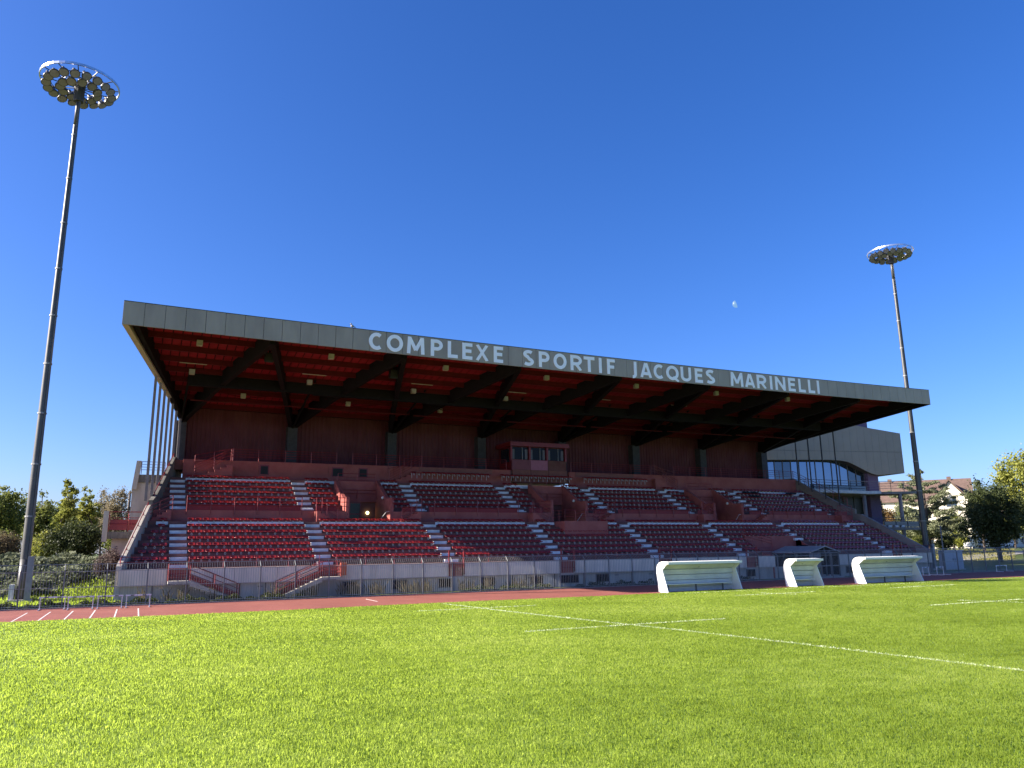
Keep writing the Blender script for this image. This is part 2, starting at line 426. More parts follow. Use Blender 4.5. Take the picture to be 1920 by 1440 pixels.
# ------------------------------------------------------------------ grandstand
GS = thing("grandstand", "long red seated grandstand under a cantilever roof with lettered grey fascia", "grandstand", (34, 52, 0))
def XL(y): return -1.0 + (y-52)*0.21
def XR(y): return 70.3 - (y-52)*0.21
def RL(y): return -1.85 + (y-50)*0.229
def RR(y): return 70.2 - (y-50)*0.229
def sag(x): return -0.25*(1-((x-34)/36.0)**2)
TL = [2.345+0.43*i for i in range(7)]; YL = [53.18+0.79*i for i in range(7)]      # lower tier tread levels, riser fronts
TU = [5.83+0.44*i for i in range(8)]; YU = [59.5]+[60.62+0.755*i for i in range(7)]
AISLES = [2.4+9*k for k in range(8)]
VOMS = [16.1, 33.9, 51.7]; VH = 1.75
CUT = (50.0, 56.2)     # tunnel cut through the front rows
WALK_Z = TL[6]
def cuts(x0, x1, holes):
    segs = [(x0, x1)]
    for a, b in holes:
        out = []
        for p, q in segs:
            if b <= p or a >= q: out.append((p, q))
            else:
                if a > p: out.append((p, a))
                if b < q: out.append((b, q))
        segs = out
    return segs
def skewbox(mb, x0, x1, y0, y1, z0, z1):
    """box clipped by the slanted stand ends"""
    a0, a1 = max(x0, XL(y0)), max(x0, XL(y1)); b0, b1 = min(x1, XR(y0)), min(x1, XR(y1))
    mb.hexa([(a0,y0,z0),(b0,y0,z0),(b1,y1,z0),(a1,y1,z0),(a0,y0,z1),(b0,y0,z1),(b1,y1,z1),(a1,y1,z1)])
# lower terrace
mb = MB()
for p, q in cuts(-9, 99, [CUT]): skewbox(mb, p, q, 52.2, YL[0], -0.1, 1.915)
for i in range(7):
    y1 = YL[i+1] if i < 6 else 59.6
    for p, q in (cuts(-9, 99, [CUT]) if i < 3 else [(-9, 99)]): skewbox(mb, p, q, YL[i], y1, -0.1, TL[i])
part("lower_terrace", mb, M_REDTREAD, GS)
mb = MB()
vh = [(c-VH, c+VH) for c in VOMS]
for i in range(7):
    y1 = YU[i+1] if i < 6 else 69.4
    z0 = WALK_Z - 0.05
    for p, q in (cuts(-9, 99, vh) if i < 5 else [(-9, 99)]): skewbox(mb, p, q, YU[i]+0.002, y1, z0 if i < 5 else (z0 if True else 0), TU[i] if i < 6 else TU[6])
part("upper_terrace", mb, M_REDTREAD, GS)
# painted front wall of the upper tier
for p, q in cuts(XL(59.5), XR(59.5), vh):
    part("parapet_wall", B(p, q, 59.28, 59.5, WALK_Z-0.002, 5.76), M_REDCONC, GS)
# front base wall with basement windows
mb = B(XL(52)+0.0, XR(52), 52.03, 52.2, -0.3, 0.95)
part("base_wall", mb, M_CONC, GS)
for p, q in cuts(XL(52)+0.15, XR(52)-0.1, [(a-0.62, a+0.62) for a in AISLES]+[CUT]):
    n = max(1, round((q-p)/2.55)); w = (q-p)/n
    for i in range(n):
        part("band_panel", B(p+i*w+0.008, p+(i+1)*w-0.008, 51.86, 52.16, 0.93, 1.89), M_BAND, GS)
for x, w in ((12.9, 0.9), (16.3, 1.0), (19.6, 0.9), (22.9, 1.0), (26.8, 1.0), (29.6, 1.5), (32.5, 1.1), (41.5, 1.2), (44.5, 1.2), (47.3, 0.9), (59.2, 1.2), (62.5, 1.2)):
    wf = MB(); wf.box(x-w/2-0.05, x+w/2+0.05, 51.99, 52.06, 0.22, 0.84)
    wo = part("window", wf, M_FRAME, GS)
    for k in (0, 1):
        a = x-w/2+k*w/2+0.02
        part("pane", B(a, a+w/2-0.04, 51.975, 52.0, 0.27, 0.79), M_GLASSDARK, wo)
for x in (1.0, 6.0, 7.5, 24.8, 25.9, 28.3, 30.8, 35.2, 38.9, 43.0): part("downpipe", B(x-0.03, x+0.05, 51.985, 52.04, -0.1, 0.93), M_CONCDARK, GS)
for x in (7.2, 26.2, 28.9, 33.8, 37.0, 40.2): part("wall_vent", B(x-0.18, x+0.18, 51.99, 52.04, 0.68, 0.73), M_FRAME, GS)

# seats -----------------------------------------------------------
def seat_mesh():
    mb = MB()
    prof = [(-0.10,-0.055),(-0.122,-0.03),(-0.120,-0.004),(-0.098,0.012),(-0.04,0.006),(0.17,0.004),(0.24,0.03),(0.272,0.085),(0.288,0.125),(0.315,0.142),(0.350,0.138),(0.368,0.105)]
    xs = [-0.226,-0.206,-0.15,-0.05,0.05,0.15,0.206,0.226]; ed = [0.0,0.022,0.006,-0.006,-0.006,0.006,0.022,0.0]
    vs = []
    for j, (y, z) in enumerate(prof):
        for x, e in zip(xs, ed):
            rise = e if j < 6 else 0; wing = (0.06*(abs(x)/0.206)**2 if abs(x) < 0.21 else 0.03) if j >= 6 else 0
            drop = (-0.06*(abs(x) > 0.21)-0.032*(0.21 > abs(x) > 0.2)-0.01*(0.2 > abs(x) > 0.1)) *0.7 if j >= 7 else 0
            vs.append((x, y-wing+((0.035 if abs(x) > 0.21 else 0.012*(abs(x) > 0.2)) if j < 5 else 0), z+rise+drop))
    n = len(xs); fs = []
    for j in range(len(prof)-1):
        for i in range(n-1):
            a = j*n+i; fs.append((a, a+1, a+1+n, a+n))
    mb.add(vs, fs)
    mb.cur = 1
    mb.box(-0.03, 0.03, -0.03, 0.16, -0.12, -0.02)
    ring = []
    for r in (0.045, 0.08):
        ring += [(r*0.8*math.cos(t*math.pi/4), -0.075, -0.155+r*math.sin(t*math.pi/4)) for t in range(8)]
    mb.add(ring, [(t, (t+1) % 8, 8+(t+1) % 8, 8+t) for t in range(8)])
    return mb
SEAT_MB = seat_mesh()
SEAT_ME = SEAT_MB.mesh("seat", [M_SEAT, M_BRACKET], smooth=True)
spots = []
bays = [(XL(57)+0.2, AISLES[0]-0.62)] + [(AISLES[k]+0.58, AISLES[k+1]-0.58) for k in range(7)] + [(AISLES[7]+0.58, 69.0)]
def fill(a, b, y, z, step=0.49, skip=()):
    n = int((b-a)/step + 0.25)
    if n < 1: return
    st = (b-a)/n
    for i in range(n):
        x = a+(i+0.5)*st
        if x < XL(y)+0.5 or x > XR(y)-0.5: continue
        if any(s0-0.22 < x < s1+0.22 for s0, s1 in skip): continue
        spots.append((x, y, z))
for i in range(7):
    for bi, (a, b) in enumerate(bays):
        if bi == 0: a = XL(YL[i])+0.55+0.06*i
        skip = []
        if i < 3: skip.append((CUT[0]-0.3, CUT[1]+0.3))
        if i >= 5: skip.append((31.4, 36.2))
        fill(a, b, YL[i]+0.05, TL[i]+0.12, skip=skip)
for k in range(1, 8):
    if k > 6: continue
    for bi, (a, b) in enumerate(bays):
        if bi == 0: continue
        fill(a, b, YU[k]+0.05, TU[k]+0.12 if k < 7 else 0, skip=[(c-VH-0.35, c+VH+0.35) for c in VOMS])
spots += [(a+(i+0.5)*0.475, 64.75, 9.42) for a in (21.2, 29.9, 38.7) for i in range(16)]
def cdist(p):
    d = Vector(p)-Vector((0,0,CAM_H)); return d.dot(fw)
spots.sort(key=cdist)
for (x, y, z) in spots[:300]:
    put("seat", SEAT_ME, GS, (x, y, z), (0, 0, rnd.uniform(-0.02, 0.02)))
mb = MB()
SV = np.array(SEAT_MB.v); 
for (x, y, z) in spots[300:]:
    b = len(mb.v); mb.v += [tuple(r) for r in (SV+np.array([x, y, z]))]
    mb.f += [tuple(i+b for i in f) for f in SEAT_MB.f]; mb.mi += SEAT_MB.mi
part("seat", mb, [M_SEAT, M_BRACKET], GS, 'stuff', smooth=True)
mb = MB()
for a in (21.2, 29.9, 38.7):
    for i in range(16):
        x = a+(i+0.5)*0.475; mb.tube((x-0.2, 64.72, 8.92), (x-0.2, 64.72, 9.4), 0.022, n=5)
part("seat_legs", mb, M_BRACKET, GS, 'stuff')

# aisle steps: white half step blocks
me_step = B(-0.52, 0.52, 0.0, 0.36, -0.215, 0.0).mesh("step", M_WHITE)
for k, xa in enumerate(AISLES):
    for i in range(7):
        if CUT[0]-0.6 < xa < CUT[1]+0.6 and i < 3: continue
        put("step", me_step, GS, (xa, YL[i]-0.37, TL[i]-0.215))
    for i in range(1, 7):
        put("step", me_step, GS, (xa, YU[i]-0.37, TU[i]-0.22))
    put("step", me_step, GS, (xa, 59.1+0.03, 5.80-0.03) if False else (xa, YU[0]+0.28, TU[0]+0.1))
# white painted nosing of the top rows
for seg in [(a, b) for a, b in bays]:
    a, b = max(seg[0], XL(57.9)+0.8), min(seg[1], XR(57.9)-0.6)
    for p, q in cuts(a, b, [(31.6, 36.0)]):
        part("painted_band", B(p, q, YL[6]-0.012, YL[6]+0.05, TL[6]-0.22, TL[6]-0.02), M_WHITE, GS)
    a, b = max(seg[0], XL(64.4)+0.8), min(seg[1], XR(64.4)-0.6)
    if b-a > 1: part("painted_band", B(a, b, YU[6]-0.012, YU[6]+0.05, TU[6]-0.24, TU[6]-0.03), M_WHITE, GS)

# guard rails -----------------------------------------------------
def rail(name, pts, h=1.0, bars=3, r=0.022, post=1.6, m=M_RAIL, parent=GS, infill=0.0, low=0.12):
    mb = MB()
    for a, b in zip(pts[:-1], pts[1:]):
        a, b = Vector(a), Vector(b); n = max(1, round((b-a).length/post))
        for i in range(n+1):
            p = a.lerp(b, i/n); mb.tube(p, p+Vector((0,0,h)), r*1.15, n=5)
        for k in range(bars):
            z = low+(h-low)*(k+1)/bars
            mb.tube(a+Vector((0,0,z)), b+Vector((0,0,z)), r if k == bars-1 else r*0.8, n=5)
        if infill:
            n2 = max(1, round((b-a).length/infill))
            for i in range(n2):
                p = a.lerp(b, i/n2); mb.tube(p+Vector((0,0,0.08)), p+Vector((0,0,h)), r*0.4, n=4)
    return part(name, mb, m, parent)
# rail on the front band, with gaps at the stair heads
for p, q in cuts(XL(52)+0.2, XR(52)-0.2, [(a-0.55, a+0.55) for a in AISLES]+[(CUT[0]-0.2, CUT[1]+0.2)]):
    rail("guard_rail", [(p, 52.0, 1.89), (q, 52.0, 1.89)], 0.72, 2, 0.018, 2.2)
# rail on the upper parapet
for p, q in cuts(XL(59.5)+0.4, XR(59.5)-0.3, vh+[(2.4-1.9, 2.4+0.55)]+[(a-0.5, a+1.0) for a in AISLES[1:]]):
    if q-p > 0.5:
        rail("guard_rail", [(p, 59.24, 5.45), (q, 59.24, 5.45)], 1.32, 3, 0.026, 1.75, low=0.35)
for p, q in cuts(XL(59.5)+2.2, XR(59.5)-1.0, [(c_-2.6, c_+2.6) for c_ in VOMS]+[(a-0.55, a+0.55) for a in AISLES]):
    if q-p > 0.8: part("kick_board", B(p, q, 59.3, 59.33, 5.74, 6.17), M_BOARD, GS)
# side stairs from the walkway up to the upper tier
for k, xa in enumerate(AISLES):
    d = -1 if k % 2 == 0 else 1
    mb = MB()
    for i in range(5):
        x0 = xa + d*(0.45+0.3*i); x1 = x0+d*0.3
        mb.box(min(x0, x1), max(x0, x1), 58.35, 59.27, WALK_Z, 5.72-0.165*i)
    part("side_stair", mb, M_REDCONC, GS)
    rail("stair_rail", [(xa+d*0.4, 58.38, 5.75), (xa+d*2.0, 58.38, WALK_Z)], 0.95, 3, 0.022, 0.9)
# vomitories -------------------------------------------------------
for k, c in enumerate(VOMS):
    for s in (-1, 1):
        x = c+s*VH
        poly = [(0, 59.25, WALK_Z), (0, 63.6, WALK_Z), (0, 63.6, 8.55), (0, 60.4, 6.85), (0, 59.25, 6.85)]
        w = MB().prism([(x-0.13, y, z) for _, y, z in poly], (0.26, 0, 0))
        part("entrance_wall", w, M_REDCONC, GS)
    y = 63.42
    part("lintel", B(c-VH+0.13, c+VH-0.13, y, y+0.2, 6.72, 8.42), M_REDCONC, GS)
    fr = part("doorway", B(c-VH+0.13, c+VH-0.13, y+0.25, y+0.3, WALK_Z, 6.72), M_NEARBLACK, GS)  # near-black board; the dark inside is put into its colour
    nleaf = 2 if k == 0 else 0
    for j in range(nleaf):
        x0 = c-VH+0.2+j*0.98
        dl = MB(); dl.box(x0, x0+0.07, y+0.1, y+0.17, WALK_Z, 6.7); dl.box(x0+0.87, x0+0.94, y+0.1, y+0.17, WALK_Z, 6.7)
        for zz in (WALK_Z, 5.7, 6.62): dl.box(x0+0.07, x0+0.87, y+0.1, y+0.17, zz, zz+0.1)
        do = part("glazed_door", dl, M_RAIL, fr)
        if True:
            part("pane", B(x0+0.07, x0+0.87, y+0.125, y+0.145, WALK_Z+0.1, 6.62), M_GLASSDOOR, fr)
    part("globe_lamp", MB().ball((c+VH-0.2, 61.2, 6.95), 0.13), M_GLOBE, GS, smooth=True)
    if k == 0:
        part("bulkhead_lamp", MB().ball((c+0.95, y+0.1, 5.85), 0.14), M_LAMPON, GS, smooth=True, label="lit yellow lamp in the entrance")
    rail("guard_rail", [(c-VH+0.15, 63.5, 8.1), (c+VH-0.15, 63.5, 8.1)], 0.95, 3, 0.022, 1.7)
    rail("lintel_rail", [(c-VH+0.15, 63.36, 7.0), (c+VH-0.15, 63.36, 7.0)], 0.7, 2, 0.02, 1.7)
    mb = MB().path([(c+0.7, 59.4, WALK_Z), (c+1.35, 59.4, 5.75), (c+1.65, 59.4, 5.78)], 0.025)
    part("handrail", mb, M_BRACKET, GS)
# balcony box over the lower tier
part("balcony", MB().box(31.7, 35.9, 56.3, 58.6, 3.5, 4.98), M_REDCONC, GS)
rail("balcony_rail", [(31.8, 58.4, 4.98), (31.8, 56.4, 4.98), (35.8, 56.4, 4.98), (35.8, 58.4, 4.98)], 0.9, 3, 0.022, 1.0)
# tunnel cut walls
for x in (CUT[0]-0.2, CUT[1]):
    part("tunnel_wall", MB().prism([(x, 52.0, -0.1), (x, YL[3], -0.1), (x, YL[3], TL[2]+0.25), (x, 52.9, 2.15), (x, 52.0, 1.95)], (0.2, 0, 0)), M_REDCONC, GS)
part("tunnel_back_wall", B(CUT[0], CUT[1], YL[3]-0.12, YL[3]-0.01, -0.1, TL[3]), M_REDCONC, GS)
rail("guard_rail", [(CUT[0]-0.1, 52.0, 2.6), (CUT[0]-0.1, YL[3], 3.3)], 0.8, 3, 0.02, 1.2)
rail("guard_rail", [(CUT[0], YL[3]-0.06, TL[3]), (CUT[1], YL[3]-0.06, TL[3])], 0.85, 3, 0.022, 1.5)
# front stairs
def front_stair(x, d, n=9):
    st = MB(); z1 = 1.2; w0, w1 = 50.75, 51.85
    st.box(x-0.6, x+0.6, w0, w1, z1-0.16, z1)
    run = 0.31
    for i in range(n):
        x0 = x+d*(0.6+run*i); x1 = x0+d*run; zt = z1*(1-(i+1)/(n+0.0))+0.0
        if zt <= 0.02: break
        st.box(min(x0, x1), max(x0, x1), w0+0.08, w1-0.08, max(zt-0.25, -0.05), zt)
    o = part("front_stair", st, M_CONC, GS)
    L = run*n
    pl = MB().prism([(x+d*0.6, w0, z1), (x+d*(0.6+L), w0, 0.0), (x+d*(0.6+L), w0, -0.05), (x+d*0.6, w0, z1-0.32)], (0, 0.08, 0))
    part("string", pl, M_CONC, o)
    mbr = MB()
    for yy in (w0+0.03, w1-0.03):
        for h in (0.22, 0.42, 0.65, 0.95):
            a = Vector((x+d*0.55, yy, z1+h)); b = Vector((x+d*(0.6+L), yy, h))
            mbr.tube(a, b, 0.026 if h > 0.9 else 0.018, n=5)
            mbr.tube((x-d*0.6, yy, z1+h), a, 0.02, n=5)
        for t in (0, 0.5, 1.0):
            p = Vector((x+d*(0.6+L*t), yy, z1*(1-t))); mbr.tube(p, p+Vector((0,0,0.95)), 0.03, n=5)
        mbr.tube((x-d*0.6, yy, z1), (x-d*0.6, yy, z1+0.95), 0.035, n=5)
        mbr.add([(x+d*0.6, yy, z1+0.08), (x+d*(0.6+L), yy, 0.08), (x+d*(0.6+L), yy, 0.36), (x+d*0.6, yy, z1+0.36)], [(0,1,2,3)])
    for h in (0.3, 0.62, 0.95): mbr.tube((x-d*0.6, w0+0.03, z1+h), (x-d*0.6, w1, z1+h), 0.02, n=5)
    part("stair_rail", mbr, M_RAIL, o)
    part("riser_panel", B(x-0.55, x+0.55, 52.03, 52.19, z1, 1.91), M_REDCONC, o)
front_stair(AISLES[0], 1); front_stair(AISLES[1], -1)
for xa in AISLES[2:]:
    if CUT[0] < xa < CUT[1]: continue
    mb = MB(); mb.box(xa-0.5, xa+0.5, 52.02, 52.19, 0.93, 1.9)
    part("gate_recess", mb, M_REDCONC, GS)
    mb = MB()
    for s in (-0.56, 0.56): mb.box(xa+s-0.04, xa+s+0.04, 51.8, 51.88, 1.1, 2.75)
    for zz in (1.35, 1.75, 2.2, 2.7): mb.box(xa-0.56, xa+0.56, 51.82, 51.86, zz, zz+0.05)
    part("barrier", mb, M_RAIL, GS)
part("bin", MB().box(AISLES[1]+0.75, AISLES[1]+1.15, 51.5, 51.83, 1.25, 2.05), M_ORANGEBIN, GS, label="orange plastic bin by the stair head")
# upper gallery ------------------------------------------------------
GZ = 9.95
for p, q in cuts(XL(65.6)+0.9, XR(65.6)-0.3, [(31.2, 37.5)]):
    n = max(1, round((q-p)/6.0)); w = (q-p)/n
    for i in range(n):
        part("gallery_wall", B(p+i*w+0.006, p+(i+1)*w-0.006, 65.5, 65.7, TU[6]-0.01, 10.02), M_REDCONC, GS)
part("gallery_floor", MB().hexa([(XL(65.7), 65.7, 9.2), (XR(65.7), 65.7, 9.2), (XR(69.3), 69.3, 9.2), (XL(69.3), 69.3, 9.2), (XL(65.7), 65.7, GZ), (XR(65.7), 65.7, GZ), (XR(69.3), 69.3, GZ), (XL(69.3), 69.3, GZ)]), M_REDTREAD, GS)
for p, q in ((6.3, 14.8), (16.2, 30.8), (37.8, 47.2), (50.2, XR(65.6)-0.5)):
    rail("gallery_rail", [(p, 65.6, 10.02), (q, 65.6, 10.02)], 0.95, 4, 0.024, 2.1)
for x0, x1 in ((3.7, 6.4), (19.4, 22.2), (50.0, 47.3)):      # stairs up to the gallery
    mb = MB(); n = 6; d = 1 if x1 > x0 else -1
    for i in range(n):
        a = x0+(x1-x0)*i/n; mb.box(min(a, x1), max(a, x1), 64.9, 65.48, TU[6]+(1.1*(i)/n), TU[6]+1.1*(i+1)/n)
    part("gallery_stair", mb, M_REDCONC, GS)
    rail("stair_rail", [(x0-d*0.1, 64.92, TU[6]), (x1, 64.92, 10.0)], 0.98, 4, 0.024, 1.3)
    rail("stair_rail", [(x0-d*0.1, 65.44, TU[6]+0.9), (x1, 65.44, 10.0)], 0.98, 3, 0.022, 1.3)
for x, w in ((8.9, 0.75), (14.9, 1.0), (17.1, 0.8)):
    hb = MB(); hb.box(x-w/2, x+w/2, 65.46, 65.52, 8.95, 9.75)
    ho = part("hatch", hb, M_RAIL, GS)
    part("dark_opening", B(x-w/2+0.09, x+w/2-0.09, 65.44, 65.47, 9.0, 9.65), M_NEARBLACK, ho)  # near-black board; darkness of the opening is put into its colour
for a, b in ((22.2, 29.3), (38.2, 45.0)):
    part("notice_board", B(a, b, 65.455, 65.5, 9.55, 9.98), M_BROWN, GS)
# end walls ---------------------------------------------------------
def endwall(name, pts, xf, th, m, lab=None):
    """pts (y,z) polygon on the slanted end line; th thickness outwards"""
    poly = [(xf(y), y, z) for y, z in pts]
    return part(name, MB().prism(poly, (th, 0, 0)), m, GS, label=lab)
endwall("end_wall", [(51.95, -0.3), (59.3, -0.3), (59.3, 6.1), (58.3, 6.0), (52.3, 2.35), (51.95, 2.1)], XL, 0.28, M_CONC)
endwall("end_wall", [(59.0, 3.6), (69.0, 3.6), (69.0, 10.2), (65.9, 10.2), (60.0, 6.75), (59.0, 6.4)], XL, 0.28, M_CONCDARK)
endwall("end_wall", [(51.95, -0.3), (59.3, -0.3), (59.3, 5.95), (58.3, 5.85), (52.3, 2.35), (51.95, 2.1)], lambda y: XR(y)-0.3, 0.3, M_CONCBROWN)
endwall("end_wall", [(59.0, 3.6), (69.0, 3.6), (69.0, 10.2), (65.9, 10.2), (60.0, 6.75), (59.0, 6.4)], lambda y: XR(y)-0.28, 0.28, M_CONCBROWN)
rail("side_rail", [(XL(52.2)+0.14, 52.2, 2.2), (XL(58.4)+0.14, 58.4, 6.0)], 0.22, 1, 0.03, 1.6)
rail("side_rail", [(XL(60.0)+0.14, 60.0, 6.7), (XL(65.9)+0.14, 65.9, 10.15)], 0.3, 1, 0.035, 1.8)
rail("side_rail", [(XR(59.8)-0.14, 59.8, 6.7), (XR(65.9)-0.14, 65.9, 10.15)], 0.9, 3, 0.026, 1.8)
# side terraces at the left end
st = part("side_terrace", MB().box(-2.0, 0.55, 58.2, 60.4, 3.8, 4.25), M_CONCDARK, GS)
part("terrace_wall", B(-1.55, 0.5, 58.7, 60.3, 0, 3.8), M_CONC, st)
part("terrace_pier", B(-2.15, -1.85, 58.1, 58.5, 3.6, 5.6), M_CONC, st)
rail("terrace_rail", [(-1.8, 58.25, 4.25), (0.5, 58.25, 4.25)], 1.3, 3, 0.03, 1.2, parent=st)
rail("terrace_rail", [(-1.95, 58.4, 4.25), (-1.95, 60.3, 4.25)], 1.3, 3, 0.03, 1.2, parent=st)
part("terrace_panel", B(-1.75, 0.45, 58.27, 58.30, 4.35, 5.05), M_RAIL, st)
st = part("side_tower", B(-0.68, 1.6, 66.0, 69.0, 0, 8.15), M_CONC, GS)
part("tower_slab", B(-0.4, 1.7, 65.85, 69.1, 8.15, 8.75), M_CONCDARK, st)
part("tower_pier", MB().hexa([(-0.72, 65.8, 7.6), (-0.38, 65.8, 7.6), (-0.38, 68.9, 7.6), (-0.72, 68.9, 7.6), (-0.52, 65.8, 9.8), (-0.18, 65.8, 9.8), (-0.18, 68.9, 9.8), (-0.52, 68.9, 9.8)]), M_CONC, st)
rail("terrace_rail", [(-0.15, 65.95, 8.8), (1.5, 65.95, 8.8)], 0.95, 4, 0.026, 1.6, m=mat("blue_rail", (0.10, 0.10, 0.30), 0.4), parent=st)

# back wall, columns -----------------------------------------------
COLX = [2.5+9*k for k in range(8)]
def ribbed(x0, x1, y, z0, z1, pitch=0.36, depth=0.05):
    mb = MB(); n = max(1, round((x1-x0)/pitch)); p = (x1-x0)/n; pts = []
    for i in range(n):
        a = x0+i*p; pts += [(a, y), (a+p*0.5, y), (a+p*0.58, y-depth), (a+p*0.92, y-depth)]
    pts.append((x1, y))
    vs = [(a, b, z0) for a, b in pts]+[(a, b, z1) for a, b in pts]; m_ = len(pts)
    mb.add(vs, [(i, i+1, m_+i+1, m_+i) for i in range(m_-1)])
    mb.box(x0, x1, y+0.02, y+0.1, z0, z1)
    return mb
for k in range(8):
    x = COLX[k]
    part("column", B(x-0.42, x+0.42, 68.35, 69.25, GZ-0.5, 13.5), M_COLUMN, GS)
    if k < 7: part("cladding", ribbed(x, COLX[k+1], 69.3, GZ-0.3, 15.2), M_CLAD, GS)
part("cladding", ribbed(XL(69.2)-0.1, COLX[0], 69.3, GZ-0.3, 15.2), M_CLAD, GS) 
part("cladding", ribbed(COLX[7], XR(69.2)+0.1, 69.3, GZ-0.3, 15.2), M_CLAD, GS)

# press box -----------------------------------------------------------
PB = part("press_box", B(31.5, 37.3, 66.0, 68.6, 8.85, 12.35), M_RAIL, GS)
part("box_roof", B(31.2, 37.6, 65.45, 68.9, 12.35, 12.75), M_RAIL, PB)
for i, (a, b) in enumerate(((31.45, 33.35), (33.4, 35.25), (35.3, 37.3))):
    part("front_board", B(a, b, 65.62, 65.9, 10.12, 11.05), (M_MAUVE, M_PINK, M_REDTREAD)[i], PB)
    part("lower_board", B(a, b, 65.52, 65.95, 8.9, 10.1), M_BROWN, PB)
    part("pane", B(a+0.1, b-0.1, 65.93, 65.98, 11.12, 12.3), M_GLASSDARK, PB)
    for t in (0.12, 0.85):
        x = a+(b-a)*t; part("curtain", B(x-0.12, x+0.14, 65.9, 65.925, 11.15, 12.1), M_CURTAIN, PB)
    part("window_bar", B(a+(b-a)*0.62-0.015, a+(b-a)*0.62+0.015, 65.84, 65.9, 11.1, 12.3), M_BRACKET, PB)
for x in (31.42, 33.38, 35.28, 37.32):
    part("mullion", B(x-0.09, x+0.09, 65.7, 66.02, 11.05, 12.35), M_RAIL, PB)
part("side_pane", MB().box(31.44, 31.5, 66.3, 68.2, 10.9, 12.2), M_GLASSDEEP, PB)
# dark sheets thrown over some seats
for x0, x1, yi in ((57.6, 60.0, 5), (63.8, 65.3, 5), (58.0, 59.5, 4)):
    mb = MB(); n = 8
    vs = []
    for j in range(4):
        for i in range(n+1):
            vs.append((x0+(x1-x0)*i/n, YU[yi]-0.15+j*0.2, TU[yi]+0.16+0.08*rnd.random()+(0.18 if j >= 2 else 0)))
    mb.add(vs, [(j*(n+1)+i, j*(n+1)+i+1, (j+1)*(n+1)+i+1, (j+1)*(n+1)+i) for j in range(3) for i in range(n)])
    o = part("dust_sheet", mb, M_NEARBLACK, None, smooth=True)
    tag(o, "black sheet spread over seats in the %s" % {57.6: "top row right of the last entrance", 63.8: "top row at the far right end", 58.0: "row below the wider black sheet"}[x0], "sheet", "black sheets on the upper seats")

# ------------------------------------------------------------------ roof
ROOF = part("roof", MB(), M_DARK, GS)
def soff(y): return 17.42 + (14.8-17.42)*(y-50.2)/18.8
# roof deck as sheets that follow the sag
def strip(xa, xb, za, zb, ya, yb, n=18):
    mb = MB(); vs = []
    for i in range(n+1):
        t = i/n
        for y, xs, z in ((ya, xa, za), (yb, xb, zb)):
            x = xs[0]+(xs[1]-xs[0])*t; vs.append((x, y, z+sag(x)))
    for i in range(n+1):
        t = i/n
        for y, xs, z in ((ya, xa, za), (yb, xb, zb)):
            x = xs[0]+(xs[1]-xs[0])*t; vs.append((x, y, z+sag(x)+0.22))
    o = 2*(n+1); fs = []
    for i in range(n):
        fs.append((2*i, 2*i+1, 2*i+3, 2*i+2)); fs.append((o+2*i, o+2*i+2, o+2*i+3, o+2*i+1))
        fs.append((2*i, 2*i+2, o+2*i+2, o+2*i)); fs.append((2*i+1, o+2*i+1, o+2*i+3, 2*i+3))
    fs.append((0, o, o+1, 1)); fs.append((2*n, 2*n+1, o+2*n+1, o+2*n))
    mb.add(vs, fs); return mb
part("roof_deck", strip((RL(50.25), RR(50.25)), (RL(69.6), RR(69.6)), soff(50.25)+0.06, soff(69.6)+0.06, 50.25, 69.6), M_DARK, ROOF)
# fascia panels
NP = 62; pw = (RR(50)-RL(50))/NP
me_p = MB().box(-pw/2+0.012, pw/2-0.012, -0.05, 0.03, 0.0, 1.44).mesh("fascia_panel", M_FASCIA)
for i in range(NP):
    x = RL(50)+(i+0.5)*pw
    put("fascia_panel", me_p, ROOF, (x, 50.0, 16.29+sag(x)))
mb = MB()
for i in range(30):
    a = RL(50)+(RR(50)-RL(50))*i/30; b = RL(50)+(RR(50)-RL(50))*(i+1)/30
    mb.hexa([(a,50.05,16.33+sag(a)),(b,50.05,16.33+sag(b)),(b,50.24,16.33+sag(b)),(a,50.24,16.33+sag(a)),(a,50.05,17.73+sag(a)),(b,50.05,17.73+sag(b)),(b,50.24,17.73+sag(b)),(a,50.24,17.73+sag(a))])
part("upstand", mb, M_FASCIADARK, ROOF)
mb = MB()
for i in range(30):
    a = RL(50)+(RR(50)-RL(50))*i/30; b = RL(50)+(RR(50)-RL(50))*(i+1)/30
    mb.hexa([(a,49.93,17.735+sag(a)),(b,49.93,17.735+sag(b)),(b,50.3,17.735+sag(b)),(a,50.3,17.735+sag(a)),(a,49.93,17.77+sag(a)),(b,49.93,17.77+sag(b)),(b,50.3,17.77+sag(b)),(a,50.3,17.77+sag(a))])
part("coping", mb, M_FASCIADARK, ROOF)
# end trims; shade on the right one is put into its dark colour
for s, R_ in ((1, RL), (-1, RR)):
    a, b = (R_(49.97), R_(69.4))
    w = 0.34*s
    part("end_trim", MB().hexa([(a, 49.97, 16.27), (a+w, 49.97, 16.27), (b+w, 69.4, 13.55), (b, 69.4, 13.55),
          (a, 49.97, 17.72), (a+w*0.2, 49.97, 17.72), (b+w*0.2, 69.4, soff(69.4)+0.3), (b, 69.4, soff(69.4)+0.3)] if s > 0 else
          [(a+w, 49.97, 16.27), (a, 49.97, 16.27), (b, 69.4, 13.55), (b+w, 69.4, 13.55),
          (a+w*0.2, 49.97, 17.72), (a, 49.97, 17.72), (b, 69.4, soff(69.4)+0.3), (b+w*0.2, 69.4, soff(69.4)+0.3)]), M_TRIM if s > 0 else M_DARK, ROOF)
